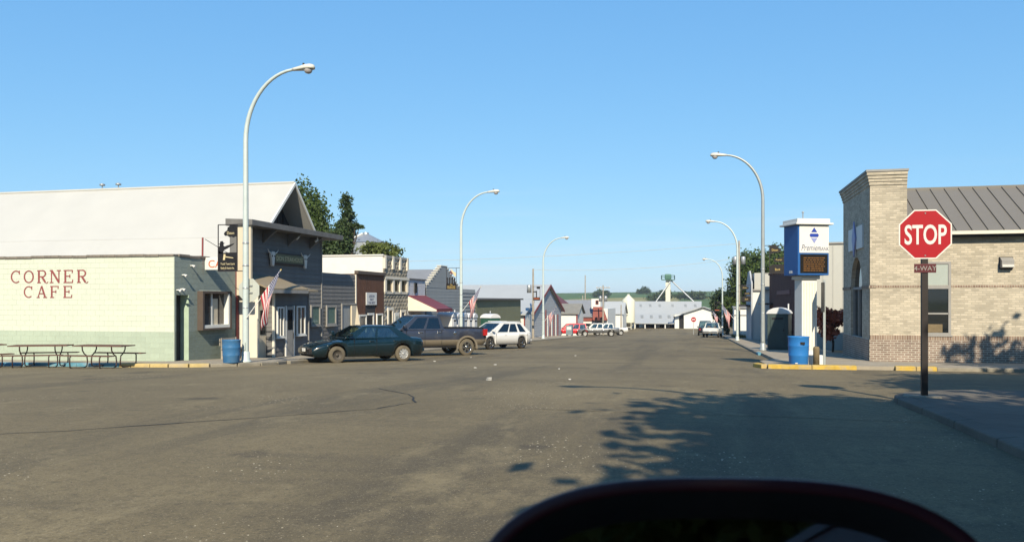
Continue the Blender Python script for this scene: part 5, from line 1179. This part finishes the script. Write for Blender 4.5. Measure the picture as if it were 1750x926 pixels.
# navy pickup with tan lower body
c, I = vehicle('pickup_truck', 'navy blue crew cab pickup with tan lower panels in front of the brown shop', -13.2, 37.2, -1, -1, 'car_navy', L=5.9, Wd=2.02, wb=3.85, fo=.92, Rw=.42, sill=.5,
    top=[(-2.95, 1.33), (-.62, 1.33), (-.60, 1.28), (1.5, 1.26), (1.6, 1.22), (2.6, 1.16), (2.95, 1.08)], gh=(-.60, 1.75, -.42, .85, 1.3, 1.93), panes=((.08, .42), (.48, .84)), lower='car_tan', split=.80, rimm='chrome', tyre='dust_tyre', cat='pickup', spokes=6, rear_cap='car_tan', tint='car_glass_dark', group='cars parked along the shop fronts')
for sd in (-1, 1):
    for xw in (I[1], I[2]):
        mb = MB(); N_ = 14; vs = []; R1, R2 = I[3] - .01, I[3] + .085
        for k in range(N_ + 1):
            t = math.pi * (k / N_) * 1.08 - .04 * math.pi
            for rr2 in (R1, R2):
                for yy in (I[4] / 2 - .04, I[4] / 2 + .035): vs.append((xw + rr2 * math.cos(t), sd * yy, .42 + rr2 * math.sin(t)))
        fs = []
        for k in range(N_): A = 4 * k; Bq = A + 4; fs += [(A, A + 1, Bq + 1, Bq), (A + 1, A + 3, Bq + 3, Bq + 1), (A + 3, A + 2, Bq + 2, Bq + 3), (A + 2, A, Bq, Bq + 2)]
        mb.add(vs, fs + [(0, 1, 3, 2), (4 * N_, 4 * N_ + 2, 4 * N_ + 3, 4 * N_ + 1)]); mb.build('fender_flare', 'car_tan', c, local=True)
    MB().box(I[1] - .58, I[1] - .53, sd * .78, sd * 1.0, .28, .75).build('mud_flap', 'dust_tyre', c, local=True)
MB().box(-2.9, -.7, -.86, .86, 1.335, 1.38).build('bed_cover', 'underbody', c, local=True, bevel=.015); MB().box(-1.2, 1.2, -1.06, -.9, .42, .5).box(-1.2, 1.2, .9, 1.06, .42, .5).build('side_step', 'underbody', c, local=True)
MB().lathe([(.08, 0), (.08, .02), (.06, .025), (0, .025)], (-1.15, 1.003, 1.12), 'y', 14).build('fuel_cap', 'chrome', c, local=True)
for sd in (-1, 1): MB().box(-2.97, -2.75, sd * .90, sd * 1.005, .98, 1.30).build('taillight', 'lens_red', c, local=True, bevel=.01)
# white suv
c, I = vehicle('suv', 'white suv parked behind the navy pickup', -12.6, 49.1, -.5, -.87, 'car_white', L=4.75, Wd=1.85, wb=2.86, fo=.93, Rw=.36, sill=.3,
    top=[(-2.37, .92), (-2.25, 1.04), (.9, 1.0), (1.4, .97), (2.0, .88), (2.25, .80), (2.37, .68)], gh=(-2.24, 1.5, -1.5, .30, 1.03, 1.66), panes=((.10, .27), (.32, .55), (.58, .84)), rimm='chrome', cat='suv', spokes=5, tint='car_glass_dark', group='cars parked along the shop fronts')
for sd in (-1, 1): MB().box(-1.5, .2, sd * .60 - .02, sd * .60 + .02, 1.70, 1.74).build('roof_rail', 'car_white', c, local=True)
for sd in (-1, 1): MB().box(-2.36, 2.0, sd * .78, sd * .90, .29, .33).build('sill_strip', 'underbody', c, local=True)
# distant row
SUVT = [(-2.5, 1.0), (.9, 1.0), (1.4, .96), (2.4, .88), (2.5, .75)]
vehicle('suv', 'red suv parked beside the grey roofed garage', -18.2, 112.5, -1, -.25, 'car_red', L=5.0, Wd=1.9, wb=2.9, fo=.95, Rw=.38, sill=.38, top=SUVT, gh=(-2.4, 1.2, -2.2, .4, 1.0, 1.75), panes=((.04, .3), (.34, .58), (.62, .86)), cat='suv', group='vehicles parked far down the street')
PT = [(-2.8, 1.12), (-.62, 1.12), (-.6, 1.1), (1.2, 1.1), (2.4, 1.02), (2.8, .9)]
vehicle('pickup_truck', 'silver grey pickup parked side on past the red suv', -13.6, 108.5, -1, -.2, 'car_silver', L=5.5, Wd=1.95, wb=3.5, fo=.9, Rw=.4, sill=.45, top=PT, gh=(-.6, 1.6, -.5, .8, 1.1, 1.78), panes=((.05, .4), (.46, .84)), cat='pickup', group='vehicles parked far down the street')
vehicle('pickup_truck', 'white pickup parked beyond the silver pickup', -13.6, 121, -1, -.3, 'car_white', L=5.5, Wd=1.95, wb=3.5, fo=.9, Rw=.4, sill=.5, top=PT, gh=(-.6, 1.6, -.5, .8, 1.1, 1.78), panes=((.05, .4), (.46, .84)), cat='pickup', group='vehicles parked far down the street')
c, I = vehicle('pickup_truck', 'pale pickup seen from behind parked below the two flags', 1.3, 100, .12, 1, 'car_white', L=5.4, Wd=1.95, wb=3.4, fo=.95, Rw=.38, sill=.45, top=PT, gh=(-.6, 1.6, -.5, .8, 1.1, 1.78), panes=((.05, .4), (.46, .84)), cat='pickup', group='vehicles parked far down the street', rear_cap='chrome')
MB().box(-2.73, -2.69, -.78, .78, .72, 1.11).build('tailgate', 'car_white', c, local=True, bevel=.02)
vehicle('van', 'black van parked ahead of the pale pickup in the shade of the tree', .5, 117, 0, 1, 'car_black', L=5.2, Wd=2.0, wb=3.2, fo=.95, Rw=.38, sill=.4, top=[(-2.6, 1.1), (1.4, 1.1), (2.4, 1.0), (2.6, .8)], gh=(-2.55, 1.5, -2.45, .8, 1.1, 2.05), panes=((.05, .3), (.35, .6), (.64, .86)), cat='van', group='vehicles parked far down the street')
vehicle('saloon_car', 'dark car parked in the shade behind the red leaved bush', 8.6, 44.5, 0, 1, 'car_black', L=4.6, Wd=1.75, wb=2.7, fo=.9, Rw=.32, sill=.25, top=[(-2.3, .85), (-2.1, .95), (1, .93), (2.3, .65)], gh=(-1.7, 1.0, -1.0, .1, .95, 1.38))

# the photographer's own vehicle: a maroon minivan whose left door mirror fills the bottom of the view
mv, I = vehicle('minivan', 'dark maroon minivan whose door mirror shows in the foreground shade', 1.46, -.42, 0, 1, 'car_maroon', L=4.5, Wd=1.86, wb=2.8, fo=.75, Rw=.33, sill=.25,
    top=[(-2.25, 1.0), (-1.9, 1.05), (.7, 1.0), (1.0, .93), (1.8, .72), (2.25, .52)], gh=(-2.1, 1.15, -1.9, -.25, 1.03, 1.72), panes=((.04, .3), (.34, .58), (.62, .84)), cat='minivan', mirrors=False, tint='car_glass_dark')
mo = Vector(mv.location)
def mirror_loop(w, h, n=72, e=2.9, cz=0.0):
    return [(math.copysign(abs(math.cos(2 * math.pi * k / n)) ** (2 / e), math.cos(2 * math.pi * k / n)) * w / 2, math.copysign(abs(math.sin(2 * math.pi * k / n)) ** (2 / e), math.sin(2 * math.pi * k / n)) * h / 2 + cz) for k in range(n)]
MC = Vector((.020, .435, -.192)); yawm = R(10.5); pit = R(16)
Mx = Matrix.Translation(MC) @ Matrix.Rotation(yawm, 4, 'Z') @ Matrix.Rotation(-pit, 4, 'X')
def loft(name, m, rings, parent, cap0=True, cap1=True):
    mb = MB(); n = len(rings[0][0]); vs = []
    for lp, dy in rings: vs += [Mx @ Vector((a, dy, b)) - mo for a, b in lp]
    fs = [(i * n + k, i * n + (k + 1) % n, (i + 1) * n + (k + 1) % n, (i + 1) * n + k) for i in range(len(rings) - 1) for k in range(n)]
    mb.add(vs, fs, 0, True)
    if cap0: mb.add(vs[:n], [list(range(n))], 0)
    if cap1: mb.add(vs[-n:], [list(range(n))], 0)
    # the minivan is turned 90 degrees: undo that for world-space coordinates
    mb.xform(mv.matrix_basis.to_3x3().to_4x4().inverted()); return mb.build(name, m, parent, local=True)
mvrot = mv.rotation_euler.copy()
mw, mh = .297, .196
hs_ = loft('door_mirror', 'mirror_shell', [(mirror_loop(mw - .016, mh - .016), .0), (mirror_loop(mw - .004, mh - .004), -.004), (mirror_loop(mw, mh), .006), (mirror_loop(mw, mh), .03), (mirror_loop(mw * .9, mh * .9), .07), (mirror_loop(mw * .6, mh * .6), .11), (mirror_loop(mw * .2, mh * .2), .12)], mv, cap0=False)
loft('bezel', 'black', [(mirror_loop(mw - .014, mh - .014), .0), (mirror_loop(mw - .044, mh - .044), .016), (mirror_loop(mw - .05, mh - .05), .030)], hs_, cap0=False, cap1=False)
loft('mirror_pane', 'mirror_glass', [(mirror_loop(mw - .040, mh - .040), .018), (mirror_loop(mw - .040, mh - .040), .024)], hs_)
loft('mirror_arm', 'black', [([(a + .12, b - .07) for a, b in mirror_loop(.12, .05)], .03), ([(a + .26, b - .1) for a, b in mirror_loop(.2, .08)], .06), ([(a + .40, b - .12) for a, b in mirror_loop(.2, .1)], .07)], hs_)

# ------------------------------------------------------------------ picnic tables, bench
def picnic(label, x, y, rz):
    o = thing('picnic_table', (x, y, G(x, y)), label, 'picnic table', 'picnic tables beside the cafe wall', rz)
    for k in range(5): MB().box(-.92, .92, -.36 + k * .146, -.36 + k * .146 + .135, .72, .755).build('table_plank', 'table_brown', o, local=True)
    for s_ in (-1, 1):
        for k in range(2): MB().box(-.92, .92, s_ * .78 - .14 + k * .145, s_ * .78 - .14 + k * .145 + .135, .43, .462).build('seat_plank', 'table_brown', o, local=True)
        for xx in (-.55, .55):
            P = [(xx, s_ * .34, .72), (xx, s_ * .33, .60), (xx, s_ * .25, .48), (xx, s_ * .12, .40), (xx, s_ * .09, .2), (xx, s_ * .12, .06), (xx, s_ * .25, .02), (xx, s_ * .75, .02), (xx, s_ * .88, .06), (xx, s_ * .90, .2), (xx, s_ * .90, .38), (xx, s_ * .86, .43)]
            MB().tube(P, .021, 8).build('tube_leg', 'tube_brown', o, local=True)
    return o
picnic('brown picnic table with bent tube legs standing close to the cafe corner', -19.45, 22.95, R(2))
picnic('brown picnic table turned askew below the painted CORNER CAFE letters', -22.0, 23.0, R(24))
picnic('brown picnic table at the far end of the cafe wall, end on to the kerb', -23.7, 21.9, R(68))
be = thing('bench', (-18.45, 29.0, G(-18.4, 29) + .13), 'weathered grey wooden bench under the cafe window', 'bench', rz=R(90))
for k in range(3): MB().box(-.6, .6, -.2 + k * .13, -.2 + k * .13 + .12, .42, .46).build('seat_slat', 'wood_pole', be, local=True)
for k in range(2): MB().box(-.6, .6, .22, .25, .55 + k * .16, .68 + k * .16).build('back_slat', 'wood_pole', be, local=True)
for xx in (-.5, .5): MB().box(xx - .03, xx + .03, -.18, .22, .0, .42).box(xx - .03, xx + .03, .19, .219, .42, .86).build('leg', 'wood_pole', be, local=True)

# ------------------------------------------------------------------ portable toilets, box, poles
def toilet(x, y, rz, label, wallm, dz=.13, group='portable toilets'):
    o = thing('portable_toilet', (x, y, G(x, y) + dz), label, 'portable toilet', group, rz)
    MB().box(-.55, .55, -.55, .55, 0, 1.95).build('cabin', wallm, o, local=True, bevel=.03)
    mb = MB(); pts = [(-.6, 1.95), (-.6, 2.0), (-.5, 2.14), (-.25, 2.26), (0, 2.3), (.25, 2.26), (.5, 2.14), (.6, 2.0), (.6, 1.95)]; mb.prism([(a, -.6, b) for a, b in pts], (0, 1.2, 0)); mb.build('roof', 'toilet_white', o, local=True, bevel=.02)
    d = MB().box(-.38, .38, -.585, -.55, .12, 1.82).build('door', wallm, o, local=True, bevel=.01); MB().box(.28, .33, -.60, -.585, 1.0, 1.15).build('latch', 'frame_dark', d, local=True); MB().box(-.3, .3, -.592, -.585, 1.65, 1.75).build('vent', 'frame_dark', d, local=True)
    MB().tube([(.4, .4, 1.9), (.4, .4, 2.5)], .04, 8).build('vent_pipe', 'toilet_white', o, local=True); return o
for k in range(5): toilet(-17.6 + .02 * k, 54.4 + k * 1.28, R(90), ('white portable toilet at the awning end of the row by the stepped gable', *['white portable toilet in the middle of the row by the stepped gable'] * 3, 'white portable toilet at the lamp post end of the row by the stepped gable')[k], 'toilet_white')
toilet(-16.6, 62.6, R(60), 'green portable toilet with white roof beside the olive shed', 'toilet_green')
toilet(4.15, 46.0, R(-15), 'dark grey portable toilet with white roof in front of the maroon brick', 'toilet_grey', .12)
bx2 = thing('newspaper_box', (-17.0, 105, G(-17, 105) + .13), 'blue grey metal drop box beside the red suv', 'box'); MB().box(-.42, .42, -.4, .4, .1, 1.35).build('cabinet', 'box_grey', bx2, local=True, bevel=.04); MB().box(-.4, -.25, -.3, .3, 0, .1).box(.25, .4, -.3, .3, 0, .1).build('foot', 'frame_dark', bx2, local=True); MB().box(-.3, .3, -.42, -.4, .8, 1.2).build('label_plate', 'sign_silver', bx2, local=True)

def upole(x, y, top, label, arm=True, cans=0, dz=0):
    z = G(x, y); o = thing('utility_pole', (x, y, z), label, 'utility pole', 'wooden utility poles')
    MB().tube([(x, y, z - .3), (x, y, top)], [.14, .09], 10).build('pole', 'wood_pole', o)
    if arm: MB().box(x - 1.1, x + 1.1, y - .06, y + .06, top - .45, top - .32).build('cross_arm', 'wood_pole', o)
    if arm:
        for a in (-1, -.4, .4, 1): MB().lathe([(.04, top - .32), (.05, top - .25), (.02, top - .18), (0, top - .18)], (x + a, y, 0), n=8).build('insulator', 'white', o)
    for k in range(cans): sx = (-.42, .42, .42)[k]; MB().lathe([(0, 0), (.25, 0), (.25, .8), (.2, .86), (0, .88)], (x + sx, y - .1, top - 2.6 - (.0 if k < 2 else 1.0)), n=12).build('transformer', 'galv', o)
    return o
upole(-21.3, 150, 4.7, 'bare tall utility pole rising behind the barn roof', False)
upole(-15.3, 128, 2.4, 'utility pole with cross arm and two transformers before the white store', True, 2)
upole(-21.5, 148, .9, 'short utility pole behind the grey barn', False)
upole(-13.6, 140, -.8, 'short pole in front of the pale grey shed', False)
upole(4.0, 91, 6.5, 'utility pole with transformers beside the white shop', False, 2)
upole(-17.7, 84.8, 3.4, 'utility pole with a white transformer behind the lamp post', False, 1)
def wire(a, b, sag, label, m='wire'):
    a = Vector(a); b = Vector(b); pts = [a.lerp(b, i / 20) - Vector((0, 0, sag * 4 * (i / 20) * (1 - i / 20))) for i in range(21)]
    mb = MB().tube([p for p in pts], .018, 5); o = mb.build('power_line', m, None); tag(o, label, 'power line'); return o
wire((-17.7, 84.8, 3.3), (4.0, 91, 4.6), .5, 'pale power line across the street between the lamp and the utility pole', 'wire_pale')
wire((-40, 86, 4.4), (4.0, 91, 6.2), .4, 'upper pale power line crossing high over the street', 'wire_pale')

# ------------------------------------------------------------------ trees
def leaves(name, clumps, n, size, m, parent, squash=.7):
    """many small leaf faces spread through lumpy clumps; clumps = [(centre, radii)]"""
    vol = np.array([c[1][0] * c[1][1] * c[1][2] for c in clumps]) ** .75; cnt = np.maximum(8, (n * vol / vol.sum()).astype(int)); V = []; 
    for (c, r_), k in zip(clumps, cnt):
        nsub = max(8, int(k / 26)); sub = rng.normal(size=(nsub, 3)); sub /= np.linalg.norm(sub, axis=1)[:, None]; sub *= (rng.random(nsub) ** .38)[:, None]
        ctr = sub[rng.integers(0, nsub, k)] + rng.normal(size=(k, 3)) * .19
        p = np.array(c) + ctr * np.array(r_)
        d1 = rng.normal(size=(k, 3)); d1 /= np.linalg.norm(d1, axis=1)[:, None]; d2 = np.cross(d1, rng.normal(size=(k, 3))); d2 /= np.linalg.norm(d2, axis=1)[:, None]
        s_ = size * (.6 + .8 * rng.random(k))[:, None]; a = d1 * s_; b = d2 * s_ * .6
        V.append(np.stack([p - a, p + b, p + a, p - b], 1))
    V = np.concatenate(V).reshape(-1, 3); nf = len(V) // 4
    off_ = np.array(root_of(parent).location); me = bpy.data.meshes.new(name); me.vertices.add(len(V)); me.vertices.foreach_set('co', (V - off_).astype(np.float32).ravel())
    me.loops.add(nf * 4); me.loops.foreach_set('vertex_index', np.arange(nf * 4, dtype=np.int32)); me.polygons.add(nf)
    me.polygons.foreach_set('loop_start', np.arange(0, nf * 4, 4, dtype=np.int32)); me.polygons.foreach_set('loop_total', np.full(nf, 4, np.int32)); me.update(); me.materials.append(MT[m])
    return link(name, me, parent)
def tree(label, x, y, h, clumps, n, size, m='leaf', name='tree', cat='tree', group=None, tr=.22, zg=None):
    z = G(x, y) if zg is None else zg; o = thing(name, (x, y, z), label, cat, group); mb = MB()
    mb.tube([(x, y, z - .3), (x + .05, y, z + h * .25), (x - .06, y + .05, z + h * .5), (x, y, z + h * .8)], [tr * 1.25, tr, tr * .7, tr * .2], 10)
    for c, r_ in clumps[:14]:
        s0 = Vector((x, y, z + h * random.uniform(.22, .5))); e_ = Vector(c); mb.tube([s0, s0.lerp(e_, .5) + Vector((0, 0, .2)), e_], [tr * .45, tr * .3, tr * .1], 6)
    mb.build('trunk', 'bark', o); leaves('crown', clumps, n, size, m, o); return o
def ball(x, y, z, rx, ry, rz, k, s_=.45):
    out = []
    for _ in range(k):
        v = rng.normal(size=3); v /= np.linalg.norm(v); v *= random.uniform(.15, .82); q = random.uniform(.7, 1.2) * s_ * 1.2
        out.append(((x + v[0] * rx, y + v[1] * ry, z + v[2] * rz), (rx * q, ry * q, rz * q)))
    return out
def reseed(k):
    global rng
    random.seed(k); rng = np.random.default_rng(k)
reseed(21)
# shade trees beside and behind the photographer (they cast the dappled shade)
tree('large leafy shade tree over the near pavement behind the stop sign', 8.6, -1.6, 11, ball(7.7, -3.4, 6.0, 4.7, 4.6, 3.0, 46, .44), 110000, .19, tr=.3, group='shade trees along the near pavement')
tree('large leafy shade tree standing nearest the side street', 12.2, 9.2, 11, ball(11.2, 8.6, 5.9, 4.1, 4.6, 3.1, 34, .44), 70000, .19, tr=.3, group='shade trees along the near pavement')
tree('large leafy shade tree behind the parked maroon minivan', 7.2, -11.5, 12, ball(5.7, -10.0, 5.4, 4.4, 4.6, 3.4, 36, .44), 80000, .19, tr=.32, group='shade trees along the near pavement')
tree('shade tree across the side pavement facing the brick bank', 17.8, 17.2, 11, ball(16.5, 17.4, 5.8, 4.6, 4.4, 3.2, 30, .42), 40000, .20, tr=.3, group='shade trees along the near pavement')
tree('large leafy shade tree well behind the maroon minivan', 10, -22, 13, ball(9.8, -22, 3.6, 6.6, 5, 4.2, 34, .45), 60000, .24, tr=.34, group='shade trees along the near pavement')
reseed(4)
# trees behind the shops
tree('broad dark green tree rising behind the steakhouse roof', -29.6, 56, 11.5, ball(-30.2, 56, 4.9, 2.3, 2.4, 3.0, 20, .45) + ball(-28.8, 55.5, 3.4, 1.9, 2.0, 2.6, 14, .45), 45000, .12, 'leaf', group='trees behind the shops')
tree('ragged cedar with a thin leaning top behind the white side wall', -25.6, 55, 11.2, [((-25.7, 55, 7.3), (.5, .5, .75)), ((-25.5, 55, 6.4), (.45, .5, .5)), ((-24.9, 55, 5.6), (.5, .4, .2)), ((-24.6, 55, 5.35), (.5, .3, .16))] + ball(-26.0, 55, 4.7, .95, 1.0, 1.6, 10, .5) + ball(-26.7, 55, 3.3, 1.7, 1.5, 1.5, 14, .45), 26000, .10, 'leaf_dark', group='trees behind the shops')
tree('low pale green shrub tops behind the white side wall', -23.7, 56, 6.4, ball(-23.6, 56, 3.4, 1.6, 1.2, 1.0, 8, .45), 6000, .11, 'leaf_light', 'shrub', 'shrub')
reseed(9)
# big trees at the right of the street
tree('large dense green tree filling the right side of the street', 7.2, 117, 13, ball(7.4, 117, 2.0, 4.4, 4.2, 4.4, 26, .40) + ball(5.0, 115, -1.3, 2.4, 2.4, 2.8, 12, .42), 60000, .17, 'leaf', group='trees beyond the white shop')
tree('large green tree beside the utility pole behind the white shop', 9.4, 103, 12, ball(8.8, 103, 2.4, 4.6, 4.2, 3.6, 22, .40), 40000, .17, 'leaf', group='trees beyond the white shop')
tree('dark drooping tree over the parked black van', 3.8, 124, 10, ball(3.2, 124, -1.4, 1.9, 2.4, 3.4, 16, .45), 24000, .16, 'leaf_dark', group='trees beyond the white shop')
tree('rounded lone tree on the far field skyline', -60, 860, 13, ball(-60, 860, 9, 8, 7, 4.5, 8, .5), 2500, 1.0, 'leaf_dark', zg=1.0, tr=.6)
for k, (x, y, rx) in enumerate(((-85, 700, 10), (-25, 560, 9), (-6, 620, 12), (20, 600, 14))): tree(('wide', 'low', 'dense', 'long')[k] + ' hedge tree along the foot of the far fields', x, y, 8, ball(x, y, far_z(x, y) + 3.2, rx, 6, 3.6, 9, .5), 2500, .8, 'leaf_dark', zg=far_z(x, y), tr=.5, group='hedge trees on the far fields')
tree('red leaved bush at the end of the bank side wall', 6.35, 42.6, 2.5, ball(6.5, 42.6, -.95, .95, .8, .62, 10, .5) + ball(5.95, 42.4, -1.6, .6, .6, .55, 5, .5), 3500, .09, 'leaf_red', 'shrub', 'bush', tr=.05)
gt = MB()
for k in range(420):
    x = random.uniform(3.4, 4.6); y = random.uniform(88, 97); z = G(x, y) + .1; h_ = random.uniform(.15, .5); a = random.uniform(0, 6.3); gt.add([(x - .03, y, z), (x + .03, y, z), (x + .15 * math.cos(a), y + .15 * math.sin(a), z + h_)], [(0, 1, 2)])
tag(gt.build('weeds', 'grass'), 'tuft of weeds around the foot of the utility pole', kind='stuff')
# scraps of litter on the road
for k in range(9):
    x, y = random.uniform(-12, 0), random.uniform(16, 46); s_ = random.uniform(.03, .07); z = G(x, y)
    a = random.uniform(0, 3); mb = MB(); mb.hexa([(x + s_ * math.cos(a + q), y + s_ * .7 * math.sin(a + q), z + .003) for q in (0, 1.4, 3.1, 4.6)] + [(x + s_ * math.cos(a + q), y + s_ * .7 * math.sin(a + q), z + .012 + .01 * (q > 2)) for q in (0, 1.4, 3.1, 4.6)])
    tag(mb.build('litter_scrap', 'litter_white'), 'small pale scrap of litter lying on the asphalt', 'litter', 'scraps of litter on the road')

# ------------------------------------------------------------------ thin summer haze
hm = bpy.data.materials.new('haze'); hm.use_nodes = True; ht = hm.node_tree; ht.nodes.remove(ht.nodes['Principled BSDF'])
pv = ht.nodes.new('ShaderNodeVolumePrincipled'); pv.inputs['Color'].default_value = (.86, .92, 1, 1); pv.inputs['Density'].default_value = .00022; pv.inputs['Anisotropy'].default_value = .2
ht.links.new(pv.outputs[0], ht.nodes['Material Output'].inputs['Volume']); MT['haze'] = hm
hz_o = MB().box(-3100, 3100, -950, 2300, -9.5, 24).build('haze', 'haze'); tag(hz_o, 'thin pale summer haze over the fields', kind='stuff')
